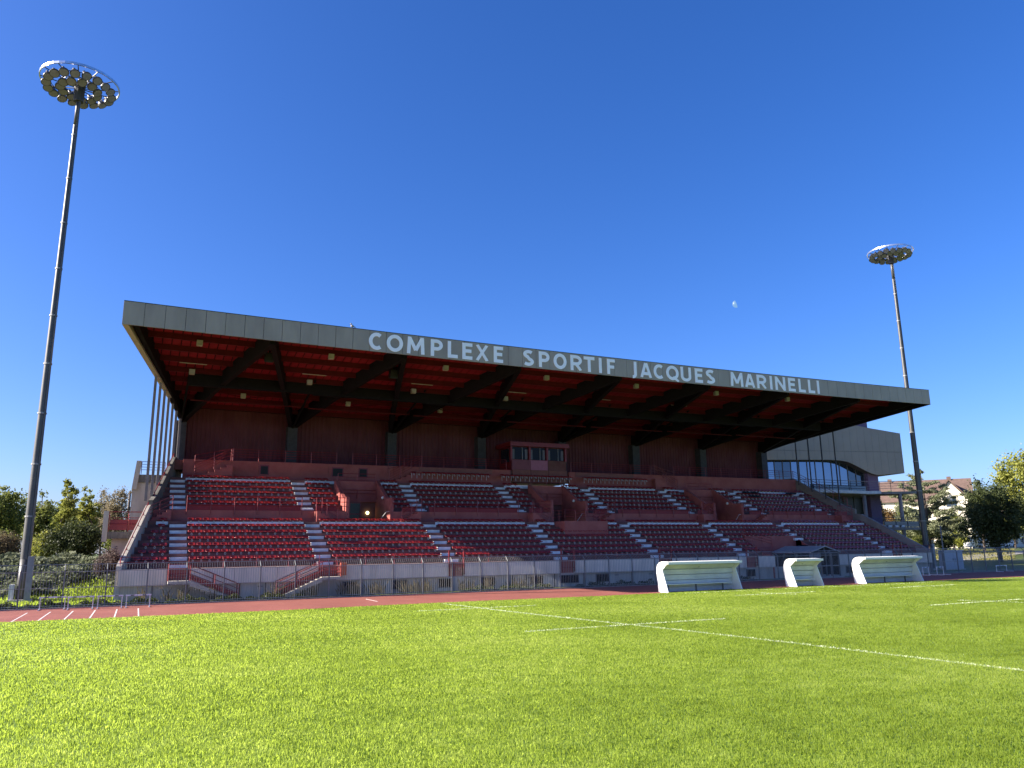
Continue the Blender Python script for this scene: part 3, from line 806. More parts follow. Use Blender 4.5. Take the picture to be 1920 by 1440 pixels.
# soffit boards and purlins
slope = math.atan2(14.8-17.42, 18.8)
rows = [51.36+2.03*i for i in range(9)]
bw = pw/2
me_b = MB().box(-bw/2+0.035, bw/2-0.035, -0.985/math.cos(slope), 0.985/math.cos(slope), 0.0, 0.05).mesh("soffit_board", M_SOFFIT)
rest = MB(); nb = 0
for i in range(NP*2):
    for j in range(-1, 8):
        x = RL(50)+(i+0.5)*bw; y = rows[0]+2.03*j+1.015 if j >= 0 else 50.85
        if x-bw/2 < RL(y)+0.2 or x+bw/2 > RR(y)-0.2: continue
        z = soff(y)+sag(x)-0.02
        if nb < 290 and 0 <= j < 5:
            put("soffit_board", me_b, ROOF, (x, y, z), (slope, 0, 0)); nb += 1
        else:
            hw, hl = bw/2-0.035, (0.985 if j >= 0 else 0.48); dz = hl*math.tan(-slope)
            rest.hexa([(x-hw,y-hl,z+dz),(x+hw,y-hl,z+dz),(x+hw,y+hl,z-dz),(x-hw,y+hl,z-dz),(x-hw,y-hl,z+dz+0.05),(x+hw,y-hl,z+dz+0.05),(x+hw,y+hl,z-dz+0.05),(x-hw,y+hl,z-dz+0.05)])
part("soffit_board", rest, M_SOFFIT, ROOF, 'stuff')
for j in range(9):
    y = rows[j]; mb = MB(); n = 16; x0, x1 = RL(y)+0.2, RR(y)-0.2
    for i in range(n):
        a, b = x0+(x1-x0)*i/n, x0+(x1-x0)*(i+1)/n; z0 = soff(y)-0.40
        mb.hexa([(a,y-0.07,z0+sag(a)),(b,y-0.07,z0+sag(b)),(b,y+0.07,z0+sag(b)),(a,y+0.07,z0+sag(a)),(a,y-0.07,z0+0.39+sag(a)),(b,y-0.07,z0+0.39+sag(b)),(b,y+0.07,z0+0.39+sag(b)),(a,y+0.07,z0+0.39+sag(a))])
    part("purlin", mb, M_PURLIN, ROOF)
# V shaped rafters
RB = [(0, 13.3), (0.1, 13.68), (0.25, 14.15), (0.43, 14.78), (0.69, 15.42), (0.95, 16.05), (1, 16.2)]
for k, x in enumerate(COLX):
    for s in (-1, 1):
        outer = (k == 0 and s < 0) or (k == 7 and s > 0)
        xe = x+s*(3.75 if outer else 4.42); ye = 50.7
        mb = MB(); n = 12; d = Vector((xe-x, ye-68.8, 0)).normalized(); side = Vector((-d.y, d.x, 0))*0.17
        prev = None
        for i in range(n+1):
            t = i/n; px = x+(xe-x)*t-(s*0.12 if outer else -s*0.1); py = 68.8+(ye-68.8)*t
            zt = soff(py)+sag(px)-0.03
            zb = interp(t, RB) + sag(px)*t + (0.25*t if outer else 0)
            zb = min(zb, zt-0.42)
            cur = [Vector((px, py, zb))-side, Vector((px, py, zb))+side, Vector((px, py, zt))+side, Vector((px, py, zt))-side]
            if prev: mb.hexa([prev[0], prev[1], cur[1], cur[0], prev[3], prev[2], cur[2], cur[3]])
            prev = cur
        part("rafter", mb, M_DARK, ROOF)
    zt = soff(59.0)+sag(x)-0.3
    part("strut", MB().tube((x, 68.4, 13.4), (x, 59.2, zt), 0.11, 0.09, 6), M_DARK, ROOF)
# longitudinal girder and cross ties
for k in range(7):
    a, b = COLX[k]+0.3, COLX[k+1]-0.3
    part("girder", B(a-0.3, b+0.3, 59.7, 60.1, soff(60)-1.15+sag(a+4), soff(60)-0.05+sag(a+4)), M_DARK, ROOF)
    mb = MB(); z = soff(63.5)-0.62+sag(a+4)
    mb.tube((a+1.2, 62.2, z+0.2), (b-1.2, 65.6, z-0.1), 0.035, n=5); mb.tube((a+1.2, 65.6, z-0.1), (b-1.2, 62.2, z+0.2), 0.035, n=5)
    mb.tube((a, 63.2, z-0.5), (b, 63.2, z-0.5), 0.06, n=6)
    part("cross_tie", mb, M_PURLIN, ROOF)
# soffit lights
def slight(x, y, z):
    o = part("soffit_light", MB().box(x-0.19, x+0.19, y-0.16, y+0.16, z+0.02, z+0.32), M_BRACKET, ROOF, loc=(x, y, z))
    part("lens", B(x-0.175, x+0.175, y-0.19, y+0.15, z-0.04, z+0.02), M_SOFTLAMP, o)
for x in (2.7, 11.4, 20.06, 28.71, 37.37, 46.0, 54.56, 61.65): slight(x, 53.35, soff(53.35)+sag(x)-0.66)
for x in (2.61, 11.0, 19.36, 27.64): slight(x, 58.9, soff(58.9)+sag(x)-0.68)
for x in (6.7, 15.1, 23.33, 31.55): slight(x, 63.4, soff(63.4)+sag(x)-0.66)
for x in (2.6, 11.1, 19.66, 28.1, 36.6, 45.1):
    part("tube_light", MB().tube((x-0.9, 57.6, soff(57.6)+sag(x)-0.38), (x+0.9, 57.6, soff(57.6)+sag(x)-0.38), 0.028, n=6), M_TUBE, ROOF)
for x, y in ((7.25, 54.0), (16.45, 54.9)):
    mb = MB(); z = soff(y)+sag(x)-1.05
    mb.hexa([(x-0.28,y-0.25,z-0.1),(x+0.28,y-0.25,z-0.1),(x+0.28,y+0.3,z),(x-0.28,y+0.3,z),(x-0.28,y-0.35,z+0.55),(x+0.28,y-0.35,z+0.55),(x+0.28,y+0.3,z+0.6),(x-0.28,y+0.3,z+0.6)])
    mb.box(x-0.04, x+0.04, y-0.04, y+0.04, z+0.5, soff(y)+sag(x)-0.02)
    part("loudspeaker", mb, M_NEARBLACK, ROOF)
# fins closing the ends
for y in (58.6, 60.1, 61.6, 63.1, 64.6, 66.1, 67.8):
    for R_, E_, s in ((RL, XL, 1), (RR, XR, -1)):
        if s < 0 and not 58.9 < y < 65: continue
        x = R_(y)+s*0.16; zb = interp(y, [(59, 6.3), (60, 6.7), (65.9, 10.1), (69, 10.1)])
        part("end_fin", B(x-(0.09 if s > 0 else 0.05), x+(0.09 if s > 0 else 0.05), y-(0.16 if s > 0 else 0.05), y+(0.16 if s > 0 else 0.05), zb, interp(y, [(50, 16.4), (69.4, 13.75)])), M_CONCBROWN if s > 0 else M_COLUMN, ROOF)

# lettering ------------------------------------------------------------
LET = [('C',13.19,14.16),('O',14.44,15.61),('M',15.9,17.19),('P',17.65,18.55),('L',18.93,19.69),('E',20.05,20.83),('X',21.07,22.13),('E',22.53,23.28),('S',24.91,25.85),('P',26.26,27.17),('O',27.52,28.65),('R',29.0,30.01),('T',30.19,31.16),('I',31.52,31.86),('F',32.32,33.04),('J',34.62,35.1),('A',35.46,36.55),('C',36.76,37.78),('Q',38.01,39.26),('U',39.49,40.54),('E',40.95,41.75),('S',42.07,43.07),('M',44.76,46.13),('A',46.34,47.43),('R',47.69,48.76),('I',49.14,49.5),('N',49.81,50.98),('E',51.35,52.18),('L',52.58,53.39),('L',53.76,54.54),('I',54.78,55.2)]
glyphs = {}
def glyph(ch):
    """2d strokes of a bold sans capital in a unit box -> list of polygons (x,z in 0..1 of the box, stroke width given in box height)"""
    return None
def stroke_poly(pts, w, closed=False):
    """offset a polyline into quads (mitred)"""
    P = [Vector((p[0], p[1])) for p in pts]; n = len(P); out = []
    L_, R2 = [], []
    for i in range(n):
        if closed: a, b = P[(i-1) % n], P[(i+1) % n]
        else: a, b = P[max(i-1, 0)], P[min(i+1, n-1)]
        d1 = (P[i]-a) if (P[i]-a).length > 1e-9 else (b-P[i]); d2 = (b-P[i]) if (b-P[i]).length > 1e-9 else d1
        d1 = d1.normalized(); d2 = d2.normalized()
        n1 = Vector((-d1.y, d1.x)); n2 = Vector((-d2.y, d2.x)); mn = (n1+n2)
        mn = mn.normalized() if mn.length > 1e-6 else n1
        k = min(1/max(0.35, mn.dot(n1)), 2.0)
        L_.append(P[i]+mn*w/2*k); R2.append(P[i]-mn*w/2*k)
    return L_, R2, closed
def arc(cx, cy, rx, ry, a0, a1, n):
    return [(cx+rx*math.cos(math.radians(a0+(a1-a0)*i/n)), cy+ry*math.sin(math.radians(a0+(a1-a0)*i/n))) for i in range(n+1)]
def letter_strokes(ch, W, H, t):
    h = t/2; S = []
    rx, ry, cx, cy = W/2-h, H/2-h, W/2, H/2
    if ch == 'C': S.append((arc(W*0.56, cy, W*0.56-h, ry, 52, 308, 20), False))
    elif ch in 'OQ':
        S.append((arc(cx, cy, rx, ry, 0, 360, 28)[:-1], True))
        if ch == 'Q': S.append(([(W*0.55, H*0.22), (W*0.98, -H*0.10)], False))
    elif ch == 'M': S += [([(h, 0), (h*1.5, H)], False), ([(h*1.4, H), (cx, H*0.22)], False), ([(W-h*1.4, H), (cx, H*0.22)], False), ([(W-h, 0), (W-h*1.5, H)], False)]
    elif ch == 'N': S += [([(h, 0), (h, H)], False), ([(h, H-h*0.6), (W-h, h*0.6)], False), ([(W-h, 0), (W-h, H)], False)]
    elif ch in 'PR':
        S.append(([(h, 0), (h, H)], False)); r = H*0.28-h*0.5
        top = H-h; bot = H*0.44
        S.append(([(h, top), (W*0.5, top)]+arc(W*0.5, (top+bot)/2, W*0.5-h, (top-bot)/2, 90, -90, 10)+[(h, bot)], False))
        if ch == 'R': S.append(([(W*0.48, bot), (W-h*0.9, 0)], False))
    elif ch == 'L': S += [([(h, 0), (h, H)], False), ([(h, h), (W, h)], False)]
    elif ch == 'E': S += [([(h, 0), (h, H)], False), ([(h, h), (W, h)], False), ([(h, H-h), (W, H-h)], False), ([(h, cy+0.02), (W*0.9, cy+0.02)], False)]
    elif ch == 'F': S += [([(h, 0), (h, H)], False), ([(h, H-h), (W, H-h)], False), ([(h, cy-0.03), (W*0.9, cy-0.03)], False)]
    elif ch == 'X': S += [([(h*1.1, 0), (W-h*1.2, H)], False), ([(W-h*1.1, 0), (h*1.2, H)], False)]
    elif ch == 'T': S += [([(cx, 0), (cx, H)], False), ([(0, H-h), (W, H-h)], False)]
    elif ch == 'I': S += [([(cx, 0), (cx, H)], False)]
    elif ch == 'J':
        r = min(0.26, W-2*h+0.02); S += [([(W-h, H), (W-h, H*0.17)]+arc(W-h-r, H*0.17, r, 0.24, -8, -95, 8)[0:], False)]
    elif ch == 'A': S += [([(h*0.9, 0), (cx-h*0.25, H)], False), ([(W-h*0.9, 0), (cx+h*0.25, H)], False), ([(W*0.22, H*0.27), (W*0.78, H*0.27)], False)]
    elif ch == 'U': S += [([(h, H), (h, H*0.33)]+arc(cx, H*0.33, rx, H*0.33-h, 180, 360, 12)+[(W-h, H)], False)]
    elif ch == 'S':
        up_ = arc(W*0.52, H*0.735, W*0.46-h*0.9, H*0.265-h, 38, 250, 14); lo_ = arc(W*0.47, H*0.265, W*0.49-h*0.9, H*0.265-h, 70, -142, 14)
        S.append((up_+lo_, False))
    return S
def letter_mesh(ch, W, H):
    t = 0.25; mb = MB(); q = 0
    for pts, closed in letter_strokes(ch, W, H, t):
        L_, R2, cl = stroke_poly(pts, t, closed); n = len(L_); dep = 0.035+0.003*q; q += 1
        vs = [(p.x, 0, p.y) for p in L_]+[(p.x, 0, p.y) for p in R2]+[(p.x, -dep, p.y) for p in L_]+[(p.x, -dep, p.y) for p in R2]
        if not cl and ch not in 'CSJ':      # keep terminals inside cap height and baseline
            vs = [(x, y, min(max(z, -0.12 if ch == 'Q' else 0.0), H)) for x, y, z in vs]
        fs = []
        for i in range(n if cl else n-1):
            j = (i+1) % n
            fs += [(2*n+i, 2*n+j, 3*n+j, 3*n+i), (i, 2*n+i, 2*n+j, j)[::-1], (n+i, n+j, 3*n+j, 3*n+i)[::-1]]
        if not cl: fs += [(0, n, 3*n, 2*n), (n-1, 2*n-1, 4*n-1, 3*n-1)[::-1]]
        mb.add(vs, fs)
    return mb
for ch, x0, x1 in LET:
    xm = (x0+x1)/2; W_, H_ = x1-x0, 1.22
    o = put("letter", letter_mesh(ch, W_, H_).mesh("letter_"+ch.lower(), M_LETTER), ROOF, (x0, 49.945, 16.40+sag(xm)))
# bird on the coping
bx, by, bz = 12.05, 50.1, 17.77+sag(12.05)
mb = MB(); mb.ball((bx, by, bz+0.16), 0.11, 8, 6, 0.9); mb.ball((bx-0.08, by, bz+0.30), 0.06); mb.tube((bx+0.05, by, bz+0.15), (bx+0.25, by, bz+0.08), 0.05, 0.02)
mb.tube((bx-0.13, by, bz+0.30), (bx-0.19, by, bz+0.29), 0.018, 0.004)
for s in (-0.03, 0.03): mb.tube((bx, by+s, bz), (bx, by+s, bz+0.1), 0.008, n=4)
tag(part("bird", mb, mat("bird_plumage", (0.05, 0.05, 0.06), 0.7, color2=(0.4, 0.4, 0.4), scale=9), None, smooth=True, loc=None), "small dark bird perched on the roof edge before the lettering", "bird")

# ------------------------------------------------------------------ covered passage in front of the tunnel
PS = thing("covered_passage", "small gabled glazed passage standing before the stand between two white dugouts", "passage", (54.0, 50.6, 0))
px0, px1, py0, py1 = 52.3, 55.7, 50.1, 54.6; ze, zr = 2.12, 2.62
for x in (px0, px0+1.15, px1-1.0, px1):
    part("post", B(x-0.05, x+0.05, py0, py0+0.1, 0, ze), M_POST, PS)
for y in (51.6, 53.1, 54.5):
    for x in (px0, px1): part("post", B(x-0.05, x+0.05, y-0.05, y+0.05, 0, ze), M_POST, PS)
for a, b in (((px0-0.12, ze-0.03), ((px0+px1)/2, zr)), ((px1+0.12, ze-0.03), ((px0+px1)/2, zr))):
    part("roof_panel", MB().prism([(a[0], py0-0.15, a[1]), (b[0], py0-0.15, b[1]), (b[0], py0-0.15, b[1]+0.07), (a[0], py0-0.15, a[1]+0.07)], (0, py1-py0+0.15, 0)), M_PASSAGE, PS)
mb = MB(); mb.box(px0-0.05, px1+0.05, py0-0.02, py0+0.1, ze-0.08, ze+0.0)
for t in (0.3, 0.5, 0.7): mb.box(lin(px0, px1, t)-0.03, lin(px0, px1, t)+0.03, py0, py0+0.06, ze, ze+0.2+0.28*(1-abs(t-0.5)*2))
part("gable_frame", mb, M_POST, PS)
part("pane", B(px0+0.07, px0+1.08, py0+0.03, py0+0.06, 0.9, ze-0.1), M_CURTAIN, PS)
part("pane", B(px0+0.07, px0+1.08, py0+0.03, py0+0.06, 0.15, 0.85), M_GLASSDEEP, PS)
mb = MB(); mb.box(px0+1.2, px1-1.05, py0+0.02, py0+0.07, 0.95, 1.0); mb.box(px0+0.07, px1-0.05, py0+0.02, py0+0.07, 0.08, 0.15); mb.box(px1-0.95, px1-0.05, py0+0.02, py0+0.07, 0.95, 1.0)
part("cross_bar", mb, M_GALV, PS)
for y0_ in (50.25, 51.65, 53.15):
    part("pane", B(px0-0.02, px0+0.02, y0_, y0_+1.25, 0.2, ze-0.08), M_GLASSDEEP, PS)
    part("pane", B(px1-0.02, px1+0.02, y0_, y0_+1.25, 0.2, ze-0.08), M_GLASSDARK, PS)
part("plinth", B(px0-0.15, px1+0.15, py0-0.25, py0-0.02, -0.03, 0.07), M_CONC, PS)

# ------------------------------------------------------------------ perimeter fence
FY = 49.5
FE = thing("perimeter_fence", "tall grey bar fence with cranked post tops along the outer edge of the track", "fence", (34, FY, 0))
step = 2.055; xs_ = [-3.43+step*k for k in range(-4, 49)]
holes = []
for i, x in enumerate(xs_):
    mb = MB(); mb.box(x-0.035, x+0.035, FY-0.035, FY+0.035, -0.05, 2.0)
    mb.tube((x, FY, 1.98), (x-0.02, FY+0.3, 2.3), 0.035, 0.03, n=6)
    part("post", mb, M_POST, FE)
    if i < len(xs_)-1:
        if 70.5 < x < 130: h_bar = 1.9
        mb = MB(); n = 15
        for j in range(1, n):
            xx = x+step*j/n
            mb.box(xx-0.008, xx+0.008, FY-0.008, FY+0.008, 0.06, 2.0)
            mb.tube((xx, FY, 2.0), (xx, FY+0.28, 2.28), 0.008, n=4, caps=False)
        for zz in (0.12, 1.05, 1.9): mb.box(x, x+step, FY-0.016, FY+0.016, zz-0.015, zz+0.015)
        mb.tube((x, FY+0.28, 2.28), (x+step, FY+0.28, 2.28), 0.018, n=5)
        part("bar_panel", mb, M_GALV, FE, 'stuff')

# ------------------------------------------------------------------ dugouts
def dugout(x0, x1, label):
    yf = 40.62; z0 = float(field_z(40.3))-0.03
    T = thing("dugout", label, "dugout", ((x0+x1)/2, yf+0.6, z0), "white team shelters along the touchline")
    def P(y, z): return (yf+y, z0+z)
    # side profile (y,z): leaning front edge, forward hooked roof
    prof = [(0.0, 0.0), (0.52, 1.38), (0.05, 1.72), (0.02, 1.86), (0.55, 1.90), (0.82, 1.84), (1.03, 1.68), (1.12, 1.45), (1.14, 1.25), (1.08, 0.6), (1.02, 0.0)]
    for x in (x0, x1-0.07):
        part("end_panel", MB().prism([(x, *P(y, z)) for y, z in prof], (0.07, 0, 0)), M_WHITEPAINT, T)
    # roof shell
    rp = [(0.0, 1.74), (0.0, 1.865), (0.55, 1.905), (0.83, 1.845), (1.04, 1.685), (1.13, 1.45), (1.135, 1.25), (1.075, 0.6), (1.015, 0.0), (0.985, 0.0), (1.045, 0.6), (1.10, 1.25), (1.09, 1.45), (0.99, 1.66), (0.80, 1.78), (0.55, 1.82), (0.06, 1.74)]
    part("roof_shell", MB().prism([(x0+0.075, *P(y, z)) for y, z in rp], (x1-x0-0.15, 0, 0)), M_WHITEPAINT, T)
    part("roof_edge", MB().prism([(x0+0.06, *P(y, z)) for y, z in [(-0.05, 1.72), (-0.05, 1.87), (-0.003, 1.87), (-0.003, 1.72)]], (x1-x0-0.0, 0, 0)), M_WHITEPAINT, T)
    # sloping back boards
    pts = [(0.42, 1.70), (0.74, 1.40), (0.80, 1.06), (0.86, 0.72), (0.93, 0.30), (0.96, 0.02)]
    for (ya, za), (yb, zb) in zip(pts[:-1], pts[1:]):
        dy, dz = yb-ya, zb-za; l = math.hypot(dy, dz); gy, gz = dy/l*0.02, dz/l*0.02
        part("back_board", MB().prism([(x0+0.075, *P(ya+gy, za+gz)), (x0+0.075, *P(yb-gy, zb-gz)), (x0+0.075, *P(yb-gy+0.04, zb-gz+0.01)), (x0+0.075, *P(ya+gy+0.04, za+gz+0.01))], (x1-x0-0.15, 0, 0)), M_WHITEBOARD, T)
    bn = part("bench", MB().box(x0+0.12, x1-0.45, *[P(0.45, 0)[0], P(0.86, 0)[0]], z0+0.45, z0+0.49), M_HURDLE, T)
    for x in np.arange(x0+0.5, x1-0.5, 2.2):
        part("bench_leg", B(x-0.03, x+0.03, P(0.6, 0)[0], P(0.7, 0)[0], z0, z0+0.45), M_POST, bn)
    part("hook", MB().box((x0+x1)/2-0.06, (x0+x1)/2+0.06, P(0.60, 0)[0], P(0.64, 0)[0], z0+1.50, z0+1.54), M_FRAME, T)
    return T
dugout(30.15, 36.15, "long white dugout nearest the running track shadow, left of the small dugout")
dugout(40.95, 43.5, "short white dugout, the smallest of the three, before the gabled passage")
dugout(47.65, 53.8, "long white dugout furthest right, beside the foot of the shaded mast")

# ------------------------------------------------------------------ hurdles
def hurdle(x, y, label, w=1.18, h=0.66, rz=0.0, grp="hurdles standing in a row on the track"):
    T = thing("hurdle", label, "hurdle", (x, y, 0), grp)
    mb = MB(); mb.box(x-w/2-0.04, x+w/2+0.04, y-0.02, y+0.02, h-0.07, h)
    part("top_bar", mb, M_HURDLEBAR, T)
    for s in (-1, 1):
        a = x+s*(w/2-0.02)
        part("upright", B(a-0.022, a+0.022, y-0.022, y+0.022, 0.05, h-0.07), M_HURDLE, T)
        part("foot", B(a-0.028, a+0.028, y-0.62, y+0.06, 0.0, 0.05), M_HURDLE, T)
    for s in (-0.3, 0.3): part("bar_mark", B(x+s-0.09, x+s+0.09, y-0.027, y-0.021, h-0.065, h-0.008), M_FRAME, T)
    T.rotation_euler = (0, 0, rz)
for px, py, lab in ((97, 1143, "low hurdle furthest left, near the foot of the left mast"), (150, 1142, "low hurdle second from the left before the grass verge"), (205, 1140, "low hurdle touching the corner of the stand base wall"), (258, 1138, "low hurdle standing apart in front of the stand wall")):
    d = fw*F_PX + rt2*(px-960) - up2*(py-720); t = -CAM_H/d.z; p = Vector((0,0,CAM_H))+d*t
    hurdle(p.x, min(p.y, 48.9), lab)
hurdle(63.8, 47.9, "pale hurdle of the far pair right of the last dugout, nearer the mast", 1.15, 0.72, 0.2, "hurdles right of the last dugout")
hurdle(65.3, 47.6, "pale hurdle of the far pair right of the last dugout, nearer the cabinet", 1.15, 0.72, 0.15, "hurdles right of the last dugout")
hurdle(76.2, 49.0, "lone low white hurdle by the fence at the far right", 1.9, 0.6, 0.1, "hurdles right of the last dugout")

# ------------------------------------------------------------------ floodlight masts
def mast(x, y, z0, label, top):
    T = thing("floodlight_mast", label, "floodlight mast", (x, y, z0), "tall floodlight masts")
    mb = MB(); n = 12; k = 14
    for i in range(k):
        a, b = z0+(top-z0)*i/k, z0+(top-z0)*(i+1)/k
        mb.tube((x, y, a), (x, y, b), 0.27-0.15*i/k, 0.27-0.15*(i+1)/k, n, caps=(i in (0, k-1)))
    part("pole", mb, M_POLE, T, smooth=True)
    ld = MB()
    for i in range(k):
        a, b = z0+2.4+(top-z0-2.6)*i/k, z0+2.4+(top-z0-2.6)*(i+1)/k
        rr = lambda zz: 0.27-0.15*(zz-z0)/(top-z0)
        ld.tube((x+rr(a)*0.75, y-rr(a)*0.78, a), (x+rr(b)*0.75, y-rr(b)*0.78, b), 0.07, n=6)
    part("cable_pipe", ld, M_POLE, T)
    for i in range(9):
        z = 5+3.1*i; part("collar", MB().tube((x, y, z), (x, y, z+0.10), 0.31-0.0048*z, n=12), M_GALV, T)
    part("cable_duct", B(x+0.20, x+0.52, y-0.62, y-0.40, z0-0.3, z0+2.5), M_GALV, T)
    part("switch_box", B(x-0.62, x-0.36, y-0.2, y+0.2, z0-0.2, z0+0.9), M_SLABWHITE, T)
    part("footing", B(x-0.6, x+0.6, y-0.6, y+0.6, z0-0.6, z0+0.06), M_CONC, T)
    # head: ring, spokes, lamps in two circles
    R = 2.35; zc = top+0.75
    rg = MB(); n = 40
    for i in range(n):
        a0, a1 = 2*math.pi*i/n, 2*math.pi*(i+1)/n
        p = lambda a, r, z: (x+r*math.cos(a), y+r*math.sin(a), z)
        rg.hexa([p(a0, R-0.04, zc-0.07), p(a0, R+0.03, zc-0.07), p(a1, R+0.03, zc-0.07), p(a1, R-0.04, zc-0.07), p(a0, R-0.04, zc+0.09), p(a0, R+0.03, zc+0.09), p(a1, R+0.03, zc+0.09), p(a1, R-0.04, zc+0.09)])
    part("ring", rg, M_RING, T)
    sp = MB()
    for i in range(12):
        a = 2*math.pi*i/12; c, s = math.cos(a), math.sin(a)
        sp.tube((x+0.15*c, y+0.15*s, zc-0.35), (x+R*c, y+R*s, zc), 0.035, n=5)
    for r_ in (1.1, 1.75):
        for i in range(24):
            a0, a1 = 2*math.pi*i/24, 2*math.pi*(i+1)/24
            sp.tube((x+r_*math.cos(a0), y+r_*math.sin(a0), zc-0.2), (x+r_*math.cos(a1), y+r_*math.sin(a1), zc-0.2), 0.03, n=5)
    part("spoke_frame", sp, M_POLE, T)
    part("hub", MB().tube((x, y, top-0.6), (x, y, zc-0.1), 0.30, 0.34, 10), M_COLUMN, T)
    aim = Vector((34-x, 15-y, -zc)).normalized()
    axis = Vector((aim.x*0.55, aim.y*0.55, -0.8)).normalized()
    lm = MB(); lm.tube((0,0,0), (0,0,0.10), 0.31, 0.30, 14); lm.tube((0,0,0.10), (0,0,0.36), 0.30, 0.14, 12); lm.tube((0,0,0.36), (0,0,0.55), 0.10, 0.10, 8)
    lme = lm.mesh("lamp", M_LAMPBODY)
    fme = MB().tube((0,0,-0.012), (0,0,0.004), 0.262, 0.262, 14); fme.tube((0,0,-0.02), (0,0,-0.012), 0.05, 0.05, 8); fme = fme.mesh("lamp_face", M_LAMPFACE)
    for ring_r, cnt, ph, dz in ((1.92, 18, 0.1, -0.5), (1.12, 11, 0.35, -0.58)):
        for i in range(cnt):
            a = ph+2*math.pi*i/cnt
            pos = Vector((x+ring_r*math.cos(a), y+ring_r*math.sin(a), zc+dz+rnd.uniform(-0.06, 0.06)))
            out = Vector((math.cos(a), math.sin(a), 0))
            ax = (axis + out*0.18 + Vector((rnd.uniform(-.12,.12), rnd.uniform(-.12,.12), 0))).normalized()
            q = (-ax).to_track_quat('Z', 'Y').to_euler()
            lo = put("lamp", lme, T, pos, q)
            fo = bpy.data.objects.new("lamp_face", fme); COL.objects.link(fo); fo.parent = lo
    return T
mast(-5.85, 54.0, 0.25, "tall floodlight mast at the left standing among the bushes, sunlit to its foot", 32.9)
mast(73.7, 55.0, 0.2, "tall floodlight mast right of the stand, its lower half in the roof's shadow", 34.0)

# ------------------------------------------------------------------ annex building
th = math.radians(13); A0 = Vector((66.8, 70.3, 0)); ad = Vector((math.cos(th), -math.sin(th), 0)); an = Vector((math.sin(th), math.cos(th), 0))
AN = thing("clubhouse", "grey panelled clubhouse with curved overhang and blue glazing behind the stand's right end", "building", tuple(A0+ad*10+an*5))
def AP(s, off, z):      # s along the facade, off = depth behind it (negative is towards the pitch)
    p = A0+ad*s+an*off; return (p.x, p.y, z)
def abox(mb, s0, s1, o0, o1, z0, z1):
    return mb.hexa([AP(s0,o0,z0),AP(s1,o0,z0),AP(s1,o1,z0),AP(s0,o1,z0),AP(s0,o0,z1),AP(s1,o0,z1),AP(s1,o1,z1),AP(s0,o1,z1)])
def top_z(s): return interp(s, [(0, 18.4), (10, 17.95), (12.5, 17.4), (15.5, 16.95), (20, 16.35)])
def bot_z(s): return interp(s, [(0, 12.8), (8.9, 12.92), (10.8, 12.86), (11.8, 12.7), (12.6, 12.38), (13.4, 12.0), (14.2, 11.62), (15.0, 11.28), (15.8, 11.1), (19.6, 11.37)])
s = 0.2; NPAN = 19; wS = (19.6-s)/NPAN
for i in range(NPAN):
    a, b = s+i*wS+0.008, s+(i+1)*wS-0.008
    for k in (0, 1):
        sub = 4 if k == 0 else 1
        mb = MB()
        for q in range(sub):
            c, d = lin(a, b, q/sub), lin(a, b, (q+1)/sub)
            if k == 0: zz = [bot_z(c), bot_z(d), 13.975, 13.975]
            else: zz = [14.005, 14.005, top_z(d), top_z(c)]
            mb.hexa([AP(c,0,zz[0]),AP(d,0,zz[1]),AP(d,0.08,zz[1]),AP(c,0.08,zz[0]),AP(c,0,zz[3]),AP(d,0,zz[2]),AP(d,0.08,zz[2]),AP(c,0.08,zz[3])])
        part("facade_panel", mb, M_ANNEX, AN)
mb = MB()
for i in range(40):
    c, d = 0.2+19.4*i/40, 0.2+19.4*(i+1)/40
    mb.hexa([AP(c,0.09,bot_z(c)+0.02),AP(d,0.09,bot_z(d)+0.02),AP(d,11,bot_z(d)+0.02),AP(c,11,bot_z(c)+0.02),AP(c,0.09,top_z(c)-0.05),AP(d,0.09,top_z(d)-0.05),AP(d,11,top_z(d)-0.05),AP(c,11,top_z(c)-0.05)])
part("upper_storey", mb, M_FASCIADARK, AN)
mb = MB(); abox(mb, 19.62, 19.7, 0.0, 11, 11.35, 16.4); part("side_cladding", mb, M_ANNEX, AN)
GO = 1.3
mul = [1.35+1.12*i for i in range(13)]
for i in range(12):
    a, b = mul[i], mul[i+1]
    if i in (0, 3, 4, 5, 6, 7, 8, 9): gm = M_GLASSBLUE
    else: gm = M_GLASSDEEP
    mb = MB(); abox(mb, a+0.03, b-0.03, GO, GO+0.05, 9.15, 13.0); part("pane", mb, gm, AN)
for x in mul:
    mb = MB(); abox(mb, x-0.035, x+0.035, GO-0.08, GO+0.06, 9.1, 13.0); part("mullion", mb, M_FRAME, AN)
mb = MB(); abox(mb, -1.0, 1.32, GO-0.2, GO+8, 4.5, 13.0); part("dark_wall", mb, M_CONCBROWN, AN)
mb = MB(); abox(mb, 14.85, 16.3, 0.6, 6, 3.5, 12.0); part("purple_wall", mb, M_PURPLE, AN)
mb = MB(); abox(mb, -0.5, 15.2, GO+0.3, GO+9, 0.5, 9.1); part("ground_storey", mb, M_FRAME, AN)
for i in range(7):
    a = 4.2+1.5*i; mb = MB(); abox(mb, a+0.04, a+1.46, GO+0.2, GO+0.26, 5.0, 8.4); part("pane", mb, M_GLASSDOOR, AN)
    mb = MB(); abox(mb, a-0.05, a+0.05, GO+0.1, GO+0.28, 4.9, 8.5); part("mullion", mb, M_FRAME, AN)
